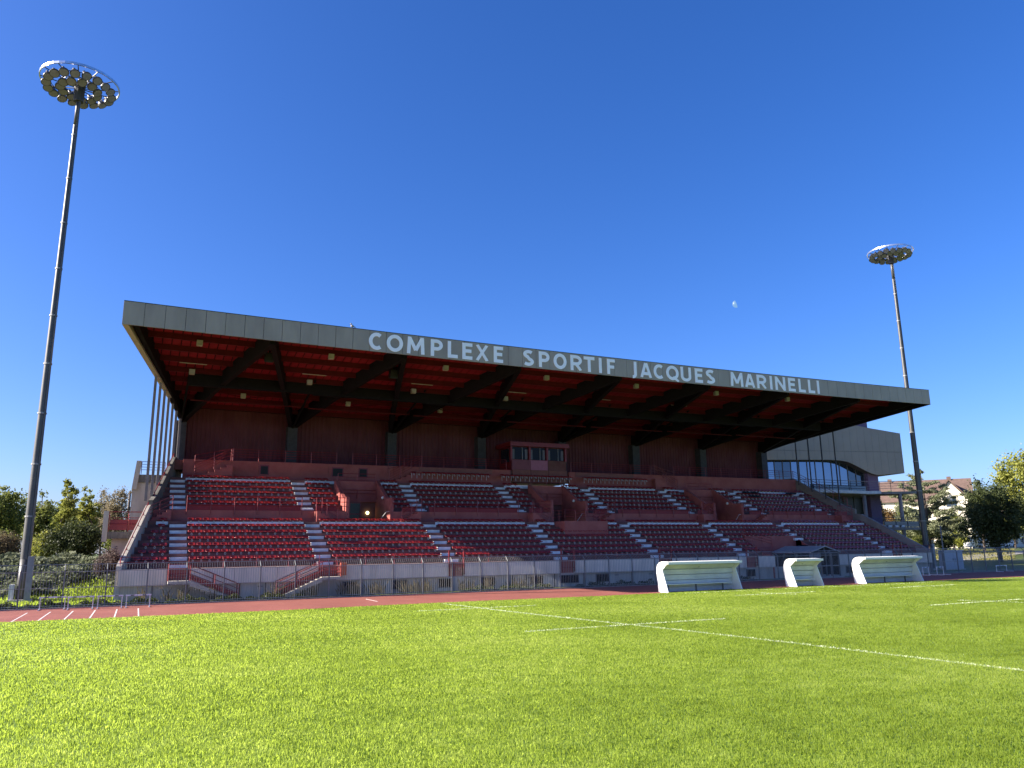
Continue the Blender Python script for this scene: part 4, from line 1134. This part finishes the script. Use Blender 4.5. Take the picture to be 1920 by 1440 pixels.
# terrace slab with a wavy front edge
front = [(2.0, -0.6), (4.4, -1.9), (6.0, -2.45), (7.6, -2.6), (10, -2.7), (12.1, -2.75), (14.0, -2.6), (15.6, -2.5), (19.2, -2.5)]
def zslab(s): return interp(s, [(2, 9.15), (4.4, 9.1), (7.6, 8.95), (12, 8.8), (19, 8.95)])
mb = MB()
for (s0, o0), (s1, o1) in zip(front[:-1], front[1:]):
    z0, z1 = zslab(s0), zslab(s1)
    mb.hexa([AP(s0,o0+0.1,z0-0.28),AP(s1,o1+0.1,z1-0.28),AP(s1,GO+0.1,z1-0.28),AP(s0,GO+0.1,z0-0.28),AP(s0,o0+0.1,z0),AP(s1,o1+0.1,z1),AP(s1,GO+0.1,z1),AP(s0,GO+0.1,z0)])
ter = part("terrace", mb, M_CONCBROWN, AN)
mb = MB()
for (s0, o0), (s1, o1) in zip(front[:6], front[1:7]):
    z0, z1 = zslab(s0), zslab(s1)
    mb.hexa([AP(s0,o0,z0-0.22),AP(s1,o1,z1-0.22),AP(s1,o1+0.095,z1-0.22),AP(s0,o0+0.095,z0-0.22),AP(s0,o0,z0+0.12),AP(s1,o1,z1+0.12),AP(s1,o1+0.095,z1+0.12),AP(s0,o0+0.095,z0+0.12)])
part("slab_edge", mb, M_SLABWHITE, ter)
rail("terrace_rail", [AP(a, b+0.15, zslab(a)) for a, b in front], 1.25, 4, 0.03, 2.0, M_DARKRAIL, ter)
part("ledge_pane", MB().add([AP(5, -1.9, 9.05), AP(12, -2.55, 8.85), AP(12, -2.55, 9.5), AP(5, -1.9, 9.75)], [(0,1,2,3)]), M_GLASSDEEP, ter)
for sx, zb in ((11.9, 0.9), (16.85, 0.9)):
    part("terrace_column", MB().tube(AP(sx, -2.2, zb), AP(sx, -2.2, 8.6), 0.22, n=12), M_CONCBROWN, AN, smooth=True)
mb = MB(); abox(mb, 10.8, 19.0, -2.6, 1.2, 4.35, 4.65); lt = part("lower_terrace", mb, M_CONCBROWN, AN)
rail("terrace_rail", [AP(10.9, -2.5, 4.65), AP(18.9, -2.5, 4.65)], 1.2, 4, 0.028, 1.7, M_DARKRAIL, lt)
part("ledge_pane", MB().add([AP(14, -2.45, 4.7), AP(18.9, -2.45, 4.7), AP(18.9, -2.45, 5.35), AP(14, -2.45, 5.35)], [(0,1,2,3)]), M_GLASSDEEP, lt)
for i in range(4): 
    mb = MB(); abox(mb, 13.6+0.9*i, 14.0+0.9*i, -2.65, -2.3, 4.66, 4.9); part("planter", mb, M_SLABWHITE, lt)
part("diagonal_strip", MB().tube(AP(12.4, -1.2, 8.5), AP(12.75, -1.2, 7.2), 0.07, n=6), M_SLABWHITE, AN)  # plain white slanting strip
mb = MB(); abox(mb, 12.3, 16.0, 1.2, 5.0, 16.5, 19.0); pl = part("plant_room", mb, M_PURPLE, AN)  # shade on the plant room is put into the purple colour
mb = MB(); abox(mb, 12.22, 12.29, 1.2, 5.0, 16.5, 19.0); part("sunlit_side", mb, M_SUNLITRED, pl)  # sun on the red wall is put into its orange colour
mb = MB(); abox(mb, 10.2, 12.2, 3.0, 5.0, 16.5, 18.6); part("low_plant_room", mb, M_SUNLITRED, pl)  # takes the same sunlit colour all round

# ------------------------------------------------------------------ background house
def house(name, label, x0, x1, y0, y1, z0, ze, zr, gable=None):
    T = thing(name, label, "house", ((x0+x1)/2, y0, z0))
    part("wall", B(x0, x1, y0, y1, z0, ze), M_HOUSEWALL, T)
    ym = (y0+y1)/2
    part("roof", MB().prism([(x0-0.5, y0-0.6, ze-0.2), (x0-0.5, ym, zr), (x0-0.5, y1+0.6, ze-0.2)], (x1-x0+1, 0, 0)), M_ROOFTILE, T)
    if gable:
        ga, gb = gable; gm_ = (ga+gb)/2
        part("gable", MB().prism([(ga, y0-1.2, z0), (gb, y0-1.2, z0), (gb, y0-1.2, ze), (gm_, y0-1.2, zr-0.9), (ga, y0-1.2, ze)], (0, 1.19, 0)), M_HOUSEWALL, T)
        for s in (0, 1):
            e = (ga-0.4, gb+0.4)[s]
            part("gable_roof", MB().prism([(e, y0-1.7, ze-0.15), (gm_, y0-1.7, zr-0.75), (gm_, y0-1.7, zr-0.5), (e, y0-1.7, ze+0.1)], (0, (y1-y0)/2, 0)), M_ROOFTILE, T)
        wf = part("window", MB().prism([(gm_-0.95, y0-1.26, ze-1.5), (gm_+0.95, y0-1.26, ze-1.5), (gm_+0.95, y0-1.26, ze+0.1), (gm_, y0-1.26, ze+1.1), (gm_-0.95, y0-1.26, ze+0.1)], (0, 0.05, 0)), M_FRAME, T)
        for s in (-0.45, 0.45): part("pane", B(gm_+s-0.36, gm_+s+0.36, y0-1.30, y0-1.265, ze-1.4, ze+0.05), M_GLASSDEEP, wf)
    for zz in np.arange(z0+1.2, ze-1.2, 2.8):
        for xx in np.arange(x0+1.3, x1-1.2, 2.9):
            if gable and gable[0]-0.8 < xx < gable[1]+0.8 and zz > ze-4: continue
            yy = y0-1.2 if gable and gable[0]-0.1 < xx < gable[1]+0.1 else y0
            if gable and (abs(xx-gable[0]) < 0.8 or abs(xx-gable[1]) < 0.8): continue
            wf = part("window", B(xx-0.6, xx+0.6, yy-0.06, yy-0.01, zz, zz+1.5), M_FRAME, T)
            part("pane", B(xx-0.52, xx+0.52, yy-0.085, yy-0.063, zz+0.08, zz+1.42), M_GLASSDEEP, wf)
    for xx in (x0+3, x1-4): part("chimney", B(xx, xx+0.8, ym-0.5, ym+0.5, zr-1.0, zr+0.5), M_ROOFTILE, T)
    return T
hp = at(1735, 1000, 110)
H1 = house("apartment_house", "cream rendered apartment house with brown tiled roof and white gable behind the cedar", hp.x-9.2, hp.x+9.2, 110, 121, 1.0, 11.4, 16.0, (hp.x+2.4, hp.x+8.4))
H1.rotation_euler = (0, 0, -math.radians(54))
house("apartment_house", "low cream house partly hidden behind the dark tree at the far right", 162.0, 186.0, 112, 122, 1.0, 6.5, 10.0)

# ------------------------------------------------------------------ vegetation
def leaf_mat(name, c1, c2, transl=0.42): return mat(name, c1, 0.6, var=0.3, scale=0.9, color2=c2, transl=transl, spec=0.2)
LM = dict(
    yellowgreen=leaf_mat("yellow_green_leaves", (0.15, 0.18, 0.026), (0.38, 0.38, 0.095)),
    midgreen=leaf_mat("mid_green_leaves", (0.085, 0.115, 0.026), (0.25, 0.27, 0.075)),
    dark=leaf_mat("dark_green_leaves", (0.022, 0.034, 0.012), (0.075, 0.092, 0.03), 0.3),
    cedar=leaf_mat("blue_green_needles", (0.13, 0.155, 0.085), (0.30, 0.315, 0.18), 0.45),
    pale=leaf_mat("pale_dry_leaves", (0.16, 0.14, 0.075), (0.30, 0.25, 0.16)),
    purple=leaf_mat("purple_brown_twigs", (0.07, 0.05, 0.045), (0.17, 0.13, 0.12)),
    rusty=leaf_mat("rusty_leaves", (0.11, 0.075, 0.025), (0.22, 0.13, 0.05)),
    ivy=leaf_mat("glossy_ivy", (0.07, 0.095, 0.04), (0.22, 0.24, 0.15)),
    brownish=leaf_mat("bronze_leaves", (0.09, 0.075, 0.04), (0.18, 0.14, 0.08)))
def leaf_cloud(centers, radii, n, size, flat=1.0, updir=0.35):
    c = np.array(centers, float); r = np.array(radii, float)
    wgt = r**2; idx = nr.choice(len(c), n, p=wgt/wgt.sum())
    d = nr.normal(0, 1, (n, 3)); d /= np.linalg.norm(d, axis=1)[:, None]
    rad = np.minimum(np.abs(nr.normal(0, 0.60, n))+0.12, 1.2)
    p = c[idx] + d*rad[:, None]*r[idx][:, None]*np.array([1, 1, flat])
    nrm = nr.normal(0, 1, (n, 3)) + d*0.6; nrm[:, 2] += updir
    nrm /= np.linalg.norm(nrm, axis=1)[:, None]
    t = np.cross(nrm, nr.normal(0, 1, (n, 3))); t /= np.linalg.norm(t, axis=1)[:, None]; b = np.cross(nrm, t)
    s = size*nr.uniform(0.6, 1.35, n)[:, None]
    v = np.stack([p-t*s*0.5, p+b*s*0.32, p+t*s*0.5, p-b*s*0.32], axis=1)
    return v
def leaf_obj(name, v, m, parent=None, kind=None, loc=None):
    n = len(v); me = bpy.data.meshes.new(name)
    l = np.array(loc if loc is not None else (tuple(WLOC[parent.name]) if parent is not None else (0,0,0)))
    me.vertices.add(n*4); me.vertices.foreach_set("co", (v-l).reshape(-1, 3).ravel())
    me.loops.add(n*4); me.loops.foreach_set("vertex_index", np.arange(n*4, dtype=np.int32))
    me.polygons.add(n); me.polygons.foreach_set("loop_start", np.arange(0, n*4, 4, dtype=np.int32))
    me.polygons.foreach_set("loop_total", np.full(n, 4, dtype=np.int32))
    me.materials.append(m); me.update(calc_edges=True); me.validate()
    return put(name, me, parent, tuple(l), None, kind)
def clumps(c, rx, ry, rz, n, r, r2, shell=0.55, taper=0.0):
    """clump centres through the crown volume; taper > 0 narrows the crown towards its tip"""
    out, rad = [], []
    for i in range(n):
        d = Vector((rnd.gauss(0,1), rnd.gauss(0,1), rnd.gauss(0,1))).normalized(); k = shell+(1-shell)*rnd.random()
        k *= rnd.uniform(0.8, 1.08)
        zz = d.z*k; w = 1.0
        if taper: w = (1-0.5*(zz+1)*taper)*1.25; zz = (zz*1.02)
        out.append((c[0]+d.x*rx*k*w, c[1]+d.y*ry*k*w, c[2]+zz*rz)); rad.append(rnd.uniform(r, r2)*(1 if not taper else max(0.62, 1-0.5*(zz+1)*taper)))
    return out, rad
def tree(label, x, y, z0, h, rx, m, n=5000, size=0.28, trunk_h=None, ry=None, nclump=38, cl=(0.5, 1.0), tr=0.2, name="tree", limbs=6, group=None, base=0.25, shell=0.5, taper=0.0):
    T = thing(name, label, "tree", (x, y, z0), group); ry = ry or rx
    zb = z0+h*base; cz = (zb+z0+h)/2; rz = (z0+h-zb)/2
    tb = MB(); th_ = cz
    bend = [Vector((x, y, z0-0.2))]
    for i in range(1, 6): bend.append(Vector((x+rnd.uniform(-.12,.12)*i*0.5, y+rnd.uniform(-.12,.12)*i*0.5, z0+(h*0.82)*i/5)))
    for i in range(5): tb.tube(bend[i], bend[i+1], tr*(1-0.17*i), tr*(1-0.17*(i+1)), 7)
    cs, rs = clumps((x, y, cz), rx*0.84, ry*0.84, rz*0.9, nclump, cl[0]*rx*0.42, cl[1]*rx*0.42, shell, taper)
    for i in range(limbs):
        a = bend[1].lerp(bend[4], rnd.random()); tgt = Vector(cs[i % len(cs)])
        mid = a.lerp(tgt, 0.5)+Vector((0,0,0.2)); tb.tube(a, mid, tr*0.42, tr*0.28, 5); tb.tube(mid, tgt, tr*0.28, tr*0.08, 5)
    part("trunk", tb, M_BARK, T)
    leaf_obj("crown", leaf_cloud(cs, rs, n, size), m, T)
    return T
def shrub(label, x, y, z0, h, rx, m, n=3500, size=0.18, ry=None, name="shrub", nclump=26, group=None):
    T = thing(name, label, "shrub", (x, y, z0), group); ry = ry or rx
    cs, rs = clumps((x, y, z0+h*0.5), rx*0.78, ry*0.78, h*0.42, nclump, rx*0.25, rx*0.42, 0.45)
    tb = MB()
    for i in range(5):
        a = rnd.uniform(0, 6.28); tb.tube((x, y, z0-0.1), (x+math.cos(a)*rx*0.4, y+math.sin(a)*ry*0.4, z0+h*0.6), 0.06, 0.02, 5)
    part("stem", tb, M_BARK, T)
    leaf_obj("foliage", leaf_cloud(cs, rs, n, size), m, T)
    return T
# left side
GL = "trees behind the left embankment"
tree("broad green tree at the far left edge behind the mast", -10.4, 74, 2.4, 6.5, 2.5, LM['midgreen'], 11000, 0.20, group=GL, nclump=90, shell=0.3, cl=(0.3, 0.75), base=0.05)
tree("green tree filling the gap just right of the left mast", -7.6, 78, 2.4, 5.9, 1.9, LM['midgreen'], 9000, 0.20, group=GL, nclump=80, shell=0.3, cl=(0.3, 0.75), base=0.05)
tree("tall yellow-green tree with the highest tip left of the stand", -5.3, 72, 2.4, 7.2, 1.6, LM['yellowgreen'], 11000, 0.18, nclump=200, group=GL, base=0.02, shell=0.0, cl=(0.3, 0.6), taper=0.7)
tree("yellow-green tree beside the tallest one, nearer the stand", -3.9, 74, 2.4, 6.3, 1.6, LM['yellowgreen'], 10000, 0.18, nclump=180, group=GL, base=0.02, shell=0.0, cl=(0.3, 0.6), taper=0.55)
tree("thin pale half bare tree close to the stand's left tower", -1.95, 78, 2.5, 6.7, 2.0, LM['pale'], 3600, 0.15, nclump=120, cl=(0.25, 0.6), limbs=26, group=GL, tr=0.12, shell=0.2)
tree("second pale thin tree behind the wooden pole", -3.1, 84, 2.5, 6.4, 1.8, LM['pale'], 3000, 0.16, nclump=100, cl=(0.25, 0.6), limbs=22, group=GL, tr=0.1, shell=0.2)
for i, (x, y, h, lab) in enumerate(((-16.5, 82, 7.0, "distant green tree outside the left edge"), (-11.8, 90, 7.2, "distant green tree seen between the left edge and the mast"), (-8.6, 92, 6.6, "distant green tree seen low behind the left mast"), (-5.6, 95, 6.0, "distant green tree low behind the tallest tip"), (-2.4, 100, 5.6, "distant low tree behind the pale tree"))):
    tree(lab, x, y, 2.4, h, 2.8, LM['midgreen'], 6500, 0.28, group=GL, nclump=60, base=0.02, shell=0.3)
SH = "shrubs on the left embankment"
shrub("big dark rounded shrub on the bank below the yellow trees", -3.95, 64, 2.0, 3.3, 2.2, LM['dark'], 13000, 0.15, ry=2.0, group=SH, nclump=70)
shrub("yellow-green shrub forming the sunlit left flank of the big dark shrub", -5.75, 65, 2.2, 2.7, 0.9, LM['yellowgreen'], 4200, 0.15, group=SH)  # sunlight on the big shrub's flank is put into the leaf colour
shrub("clipped bronze dome shrub at the far left edge", -8.4, 63, 1.9, 2.75, 1.6, LM['brownish'], 9000, 0.11, group=SH, nclump=60)
shrub("purple-brown twiggy bush against the stand's end wall", -1.6, 57.8, 1.2, 2.1, 1.0, LM['purple'], 6500, 0.10, group=SH, nclump=50)
shrub("low yellow-green bush behind the left mast", -6.6, 67, 2.2, 2.2, 1.2, LM['yellowgreen'], 4200, 0.16, group=SH)
shrub("low green bush filling in behind the bronze dome", -9.3, 68, 2.2, 2.6, 1.6, LM['midgreen'], 5000, 0.16, group=SH)
# ivy bank
n = 17000
xs2 = nr.uniform(-12, -0.9, n); ys2 = nr.uniform(54.6, 61.5, n)
keep = ~((xs2 > -4.2) & (ys2 < 56.6+0.8*np.sin(xs2*2))) 
xs2, ys2 = xs2[keep], ys2[keep]; n = len(xs2)
zz2 = np.array([left_z(a, b) for a, b in zip(xs2, ys2)]) + 0.35*nr.uniform(0, 1, n)**1.2*(1+0.9*np.sin(xs2*1.9)*np.cos(ys2*1.7)) + 0.05
P_ = np.c_[xs2, ys2, zz2]; nrm = nr.normal(0, 0.55, (n, 3)) + np.array([-0.1, -0.5, 0.9]); nrm /= np.linalg.norm(nrm, axis=1)[:, None]
t_ = np.cross(nrm, nr.normal(0, 1, (n, 3))); t_ /= np.linalg.norm(t_, axis=1)[:, None]; b_ = np.cross(nrm, t_)
sz = 0.20*nr.uniform(0.6, 1.5, n)[:, None]
leaf_obj("ivy", np.stack([P_-t_*sz*.5, P_+b_*sz*.35, P_+t_*sz*.5, P_-b_*sz*.35], axis=1), LM['ivy'], None, 'stuff')
# low hedge at the foot of the fence and weeds by the wall
n = 15000
xs2 = np.concatenate([nr.uniform(-9, 9.5, 9000), nr.uniform(20, 27, 2500), nr.uniform(29, 46, 3500)]); n = len(xs2)
ys2 = nr.uniform(49.75, 50.5, n); hgt = 0.34*(0.7+0.35*np.sin(xs2*2.7)+0.25*np.sin(xs2*7.1))
P_ = np.c_[xs2, ys2, hgt*nr.uniform(0, 1, n)]; nrm = nr.normal(0, 1, (n, 3)) + np.array([0, -0.3, 0.8]); nrm /= np.linalg.norm(nrm, axis=1)[:, None]
t_ = np.cross(nrm, nr.normal(0, 1, (n, 3))); t_ /= np.linalg.norm(t_, axis=1)[:, None]; b_ = np.cross(nrm, t_); sz = 0.11*nr.uniform(0.6, 1.4, n)[:, None]
leaf_obj("undergrowth", np.stack([P_-t_*sz*.5, P_+b_*sz*.35, P_+t_*sz*.5, P_-b_*sz*.35], axis=1), LM['dark'], None, 'stuff')
n = 1100
cl_x = nr.uniform(0.5, 30, 34); cx_ = cl_x[nr.integers(0, 34, n)]
bx_ = cx_+nr.normal(0, 0.12, n); by_ = nr.uniform(50.6, 51.6, n); hh = nr.uniform(0.25, 1.0, n)
v = np.zeros((n, 4, 3)); lx = nr.normal(0, 0.2, n)
v[:,0] = np.c_[bx_-0.012, by_, np.full(n, -0.02)]; v[:,1] = np.c_[bx_+0.012, by_, np.full(n, -0.02)]
v[:,2] = np.c_[bx_+lx*0.5+0.016, by_, hh*0.65]; v[:,3] = np.c_[bx_+lx, by_, hh]
leaf_obj("weeds", v, LM['pale'], None, 'stuff')
# sunlit verge grass left of the stand
n = 14000
xs2 = nr.uniform(-14, -0.6, n); ys2 = nr.uniform(50.2, 57.5, n); z2 = np.array([left_z(a, b) for a, b in zip(xs2, ys2)])
v = np.zeros((n, 4, 3)); a = nr.uniform(0, 6.28, n); l = nr.normal(0, 0.06, (n, 2)); hh = nr.uniform(0.06, 0.2, n)
v[:,0] = np.c_[xs2-0.03*np.cos(a), ys2-0.03*np.sin(a), z2-0.01]; v[:,1] = np.c_[xs2+0.03*np.cos(a), ys2+0.03*np.sin(a), z2-0.01]
v[:,2] = np.c_[xs2+l[:,0]*.5+0.02*np.cos(a), ys2+l[:,1]*.5+0.02*np.sin(a), z2+hh*.6]; v[:,3] = np.c_[xs2+l[:,0], ys2+l[:,1], z2+hh]
leaf_obj("verge_grass", v, M_BLADE, None, 'stuff')
n = 12000
ys3 = nr.uniform(70, 92, n); xs3 = np.array([at(1735+105*u, 1040, y).x for u, y in zip(nr.uniform(0, 1.6, n), ys3)])
z3 = np.array([right_z(a_, b_) for a_, b_ in zip(xs3, ys3)]); hh = nr.uniform(0.06, 0.22, n)
v = np.zeros((n, 4, 3)); a = nr.uniform(0, 6.28, n); l = nr.normal(0, 0.06, (n, 2))
v[:,0] = np.c_[xs3-0.04*np.cos(a), ys3-0.04*np.sin(a), z3-0.01]; v[:,1] = np.c_[xs3+0.04*np.cos(a), ys3+0.04*np.sin(a), z3-0.01]
v[:,2] = np.c_[xs3+l[:,0]*.5+0.03*np.cos(a), ys3+l[:,1]*.5+0.03*np.sin(a), z3+hh*.6]; v[:,3] = np.c_[xs3+l[:,0], ys3+l[:,1], z3+hh]
leaf_obj("bank_grass", v, M_BANKBLADE, None, 'stuff')
# wooden pole on the left
p = at(240, 955, 80)
tag(part("utility_pole", MB().tube((p.x, 80, 2.2), (p.x+0.05, 80, at(241, 921, 80).z), 0.14, 0.10, 8), M_WOOD, None, smooth=True), "slim wooden utility pole rising before the pale trees left of the stand", "pole")

# right side
def cedar(label, x, y, z0, h, r, n, group=None):
    T = thing("cedar_tree", label, "tree", (x, y, z0), group)
    tb = MB(); tb.tube((x, y, z0-0.2), (x+0.2, y, z0+h*0.55), 0.42, 0.26, 8); tb.tube((x+0.2, y, z0+h*0.55), (x, y, z0+h*0.96), 0.26, 0.05, 7)
    cs, rs = [], []
    tiers = 11
    for i in range(tiers):
        f = i/(tiers-1); z = z0+h*(0.16+0.80*f); rr = r*(1-f)**0.52*rnd.uniform(0.85, 1.1)+0.3
        nb_ = max(3, int(9*(1-f)+3))
        for k in range(nb_):
            a = rnd.uniform(0, 6.28); L2 = rr*rnd.uniform(0.65, 1.12)
            tip = Vector((x+math.cos(a)*L2, y+math.sin(a)*L2, z+L2*rnd.uniform(-0.02, 0.45)+rnd.uniform(-.4,.4)))
            base = Vector((x, y, z-0.2)); tb.tube(base, tip, 0.09*(1-f*0.7), 0.02, 5)
            for q in range(4):
                t = 0.35+0.65*q/3; pp = base.lerp(tip, t); cs.append((pp.x+rnd.uniform(-.2,.2), pp.y+rnd.uniform(-.2,.2), pp.z)); rs.append(0.42+0.42*(1-f))
    part("trunk", tb, M_BARK, T)
    leaf_obj("crown", leaf_cloud(cs, rs, n, 0.27, 0.5, 0.5), LM['cedar'], T)
    return T
GR = "trees beyond the right hand fence"
def gx(px, Y): return at(px, 1030, Y).x
def rz(px, Y): return right_z(gx(px, Y), Y)
def rtree(label, px, Y, *a, **k): return tree(label, gx(px, Y), Y, rz(px, Y), *a, group=GR, **k)
cedar("large grey-green cedar with tiered branches right of the mast", gx(1743, 88), 88, 1.2, 13.9, 6.6, 62000, GR)
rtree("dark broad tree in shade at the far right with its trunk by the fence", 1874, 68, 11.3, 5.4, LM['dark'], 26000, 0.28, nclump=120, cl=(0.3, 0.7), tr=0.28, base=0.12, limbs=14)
rtree("tall yellow-green tree cut by the right edge of the picture", 1952, 84, 18.0, 7.0, LM['yellowgreen'], 18000, 0.42, nclump=110, cl=(0.35, 0.7), tr=0.4, limbs=10)
rtree("dark conifer top beside the shaded tree at the right", 1846, 82, 12.0, 3.2, LM['cedar'], 9000, 0.3, nclump=70, taper=0.6, shell=0.25)
rtree("rusty leaved tree between the clubhouse columns", 1666, 86, 8.6, 2.2, LM['rusty'], 4200, 0.26, nclump=50, shell=0.3)
rtree("small dark tree close behind the purple wall of the clubhouse", 1651, 84, 9.8, 1.6, LM['dark'], 3000, 0.26, nclump=30)
rtree("green tree filling behind the dark tree near the right edge", 1905, 96, 9.0, 6.0, LM['midgreen'], 9000, 0.4, nclump=60, shell=0.3)
SR = "bushes behind the right hand bank"
def rshrub(label, px, Y, *a, **k): return shrub(label, gx(px, Y), Y, rz(px, Y), *a, group=SR, **k)
rshrub("yellow-green bush left of the shaded mast", 1690, 82, 3.0, 2.6, LM['yellowgreen'], 4600, 0.24)
rshrub("yellow-green bush right of the shaded mast below the cedar", 1722, 84, 2.8, 1.9, LM['yellowgreen'], 3600, 0.24)
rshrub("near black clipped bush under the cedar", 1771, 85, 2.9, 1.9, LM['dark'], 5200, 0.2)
rshrub("bright yellow bush beside the white van", 1799, 92, 4.2, 2.0, LM['yellowgreen'], 3600, 0.26)
rtree("loose yellow-green tree before the lower floors of the cream house", 1790, 99, 8.2, 2.6, LM['yellowgreen'], 5200, 0.27, nclump=70, shell=0.25, base=0.1)
rtree("mid green tree before the left part of the cream house", 1700, 97, 8.8, 3.0, LM['midgreen'], 6000, 0.28, nclump=80, shell=0.25, base=0.08)
rshrub("olive bush at the foot of the clubhouse terrace", 1668, 78, 2.8, 2.6, LM['midgreen'], 4600, 0.24)
for i, (x, y, h) in enumerate(((150, 135, 13), (172, 140, 12), (190, 135, 14), (205, 120, 13), (130, 140, 11))):
    tree(("distant green tree far behind the cream house", "distant tree far behind the dark tree", "distant tree behind the low cream house", "distant tree beyond the right edge", "distant tree behind the cedar")[i], x, y, 1.5, h, 6.5, LM['midgreen'], 4200, 0.65, group=GR)

# ------------------------------------------------------------------ right hand furniture
CB = thing("electrical_cabinet", "grey double door electrical cabinet behind the right hand fence", "cabinet", (76.4, 54.3, 0.2))
part("body", B(74.9, 77.9, 54.0, 54.6, 0.15, 1.95), M_CABINET, CB)
part("cap", B(74.8, 78.0, 53.9, 54.7, 1.95, 2.03), M_CABINET, CB)
for a in (74.95, 76.42):
    dd = part("door", B(a, a+1.43, 53.965, 53.995, 0.25, 1.9), M_CABINET, CB)
    part("handle", B(a+1.25 if a < 76 else a+0.12, a+1.29 if a < 76 else a+0.16, 53.93, 53.962, 1.0, 1.2), M_FRAME, dd)
part("plinth", B(74.8, 78.0, 53.9, 54.7, -0.1, 0.15), M_CONC, CB)
LP = thing("lamp_post", "slim dark post standing by the fence left of the cabinet", "post", (71.6, 51.6, 0))
part("shaft", MB().tube((71.6, 51.6, -0.1), (71.6, 51.6, 4.35), 0.08, 0.06, 8), M_DARKRAIL, LP)
part("cap", MB().tube((71.6, 51.6, 4.35), (71.6, 51.6, 4.42), 0.11, 0.09, 8), M_DARKRAIL, LP)

def vehicle(name, label, x, y, z, rz, L_=4.6, Wd=1.9, H_=2.0, m=M_VAN, cat="van"):
    T = thing(name, label, cat, (x, y, z)); T.rotation_euler = (0, 0, rz)
    def lp(nm, mb, mt, par=T, **k):
        o = put(nm, mb.mesh(nm, mt), None); o.parent = par; o.location = (0,0,0); return o
    w = Wd/2
    prof = [(-L_/2, 0.35), (-L_/2, H_*0.95), (-L_/2+0.15, H_), (L_*0.14, H_), (L_*0.30, H_*0.60), (L_/2-0.08, H_*0.50), (L_/2, 0.42), (L_/2-0.05, 0.30)]
    lp("body", MB().prism([(a, -w, b) for a, b in prof], (0, Wd, 0)), m)
    lp("windscreen", MB().add([(L_*0.157, -w+0.12, H_*0.975), (L_*0.157, w-0.12, H_*0.975), (L_*0.302, w-0.06, H_*0.62), (L_*0.302, -w+0.06, H_*0.62)], [(0,1,2,3)]), M_GLASSDARK)
    for s in (-1, 1):
        lp("side_window", MB().box(-L_*0.05, L_*0.17, min(s*w, s*(w+0.01)), max(s*w, s*(w+0.01)), H_*0.6, H_*0.9), M_GLASSDARK)
        lp("headlight", MB().box(L_/2-0.1, L_/2+0.012, s*(w-0.3)-0.16, s*(w-0.3)+0.16, H_*0.36, H_*0.46), M_SLABWHITE)
        lp("mirror", MB().box(L_*0.2, L_*0.24, min(s*w, s*(w+0.2)), max(s*w, s*(w+0.2)), H_*0.6, H_*0.72), M_FRAME)
        for xx in (-L_*0.3, L_*0.32): lp("wheel", MB().tube((xx, s*(w-0.18), 0.33), (xx, s*(w+0.02), 0.33), 0.33, n=14), M_TYRE)
    lp("bumper", MB().box(L_/2-0.05, L_/2+0.05, -w+0.03, w-0.03, 0.3, 0.5), M_FRAME)
    return T
p = at(1812, 1020, 100); vehicle("parked_van", "white van parked facing the pitch under the trees at the right", p.x, 100, right_z(p.x, 100)+0.02, math.radians(205), 4.8, 2.0, 2.3)
p = at(1850, 1020, 103); vehicle("parked_car", "white car parked right of the white van under the dark tree", p.x, 103, right_z(p.x, 103)+0.02, math.radians(190), 4.3, 1.8, 1.5, cat="car")
p = at(1886, 1018, 106); vehicle("parked_car", "pale car parked furthest right under the dark tree", p.x, 106, right_z(p.x, 106)+0.02, math.radians(185), 4.3, 1.8, 1.5, cat="car")

# ------------------------------------------------------------------ moon
d = (fw*F_PX + rt2*(1380-960) - up2*(570-720)).normalized(); c = Vector((0,0,CAM_H))+d*4000
rm = 4000*7.2/F_PX*0.93
mb = MB(); e1 = rt2*0.93+up2*0.36; e1.normalize(); e1 = -e1; e2 = d.cross(e1).normalized()
vs = []; n1, n2 = 10, 14       # lit part of the ball: a gibbous lune
for i in range(n1+1):
    lon = math.radians(-90+ (100)*i/n1)
    for j in range(n2+1):
        lat = math.radians(-90+180*j/n2)
        vs.append(c + rm*(math.cos(lat)*math.sin(-lon)*e1 - math.cos(lat)*math.cos(lon)*d + math.sin(lat)*e2))
mb.add(vs, [(i*(n2+1)+j, (i+1)*(n2+1)+j, (i+1)*(n2+1)+j+1, i*(n2+1)+j+1) for i in range(n1) for j in range(n2)])
tag(part("moon", mb, M_MOON, None, smooth=True), "pale half moon in the blue sky above the stand roof", "moon")
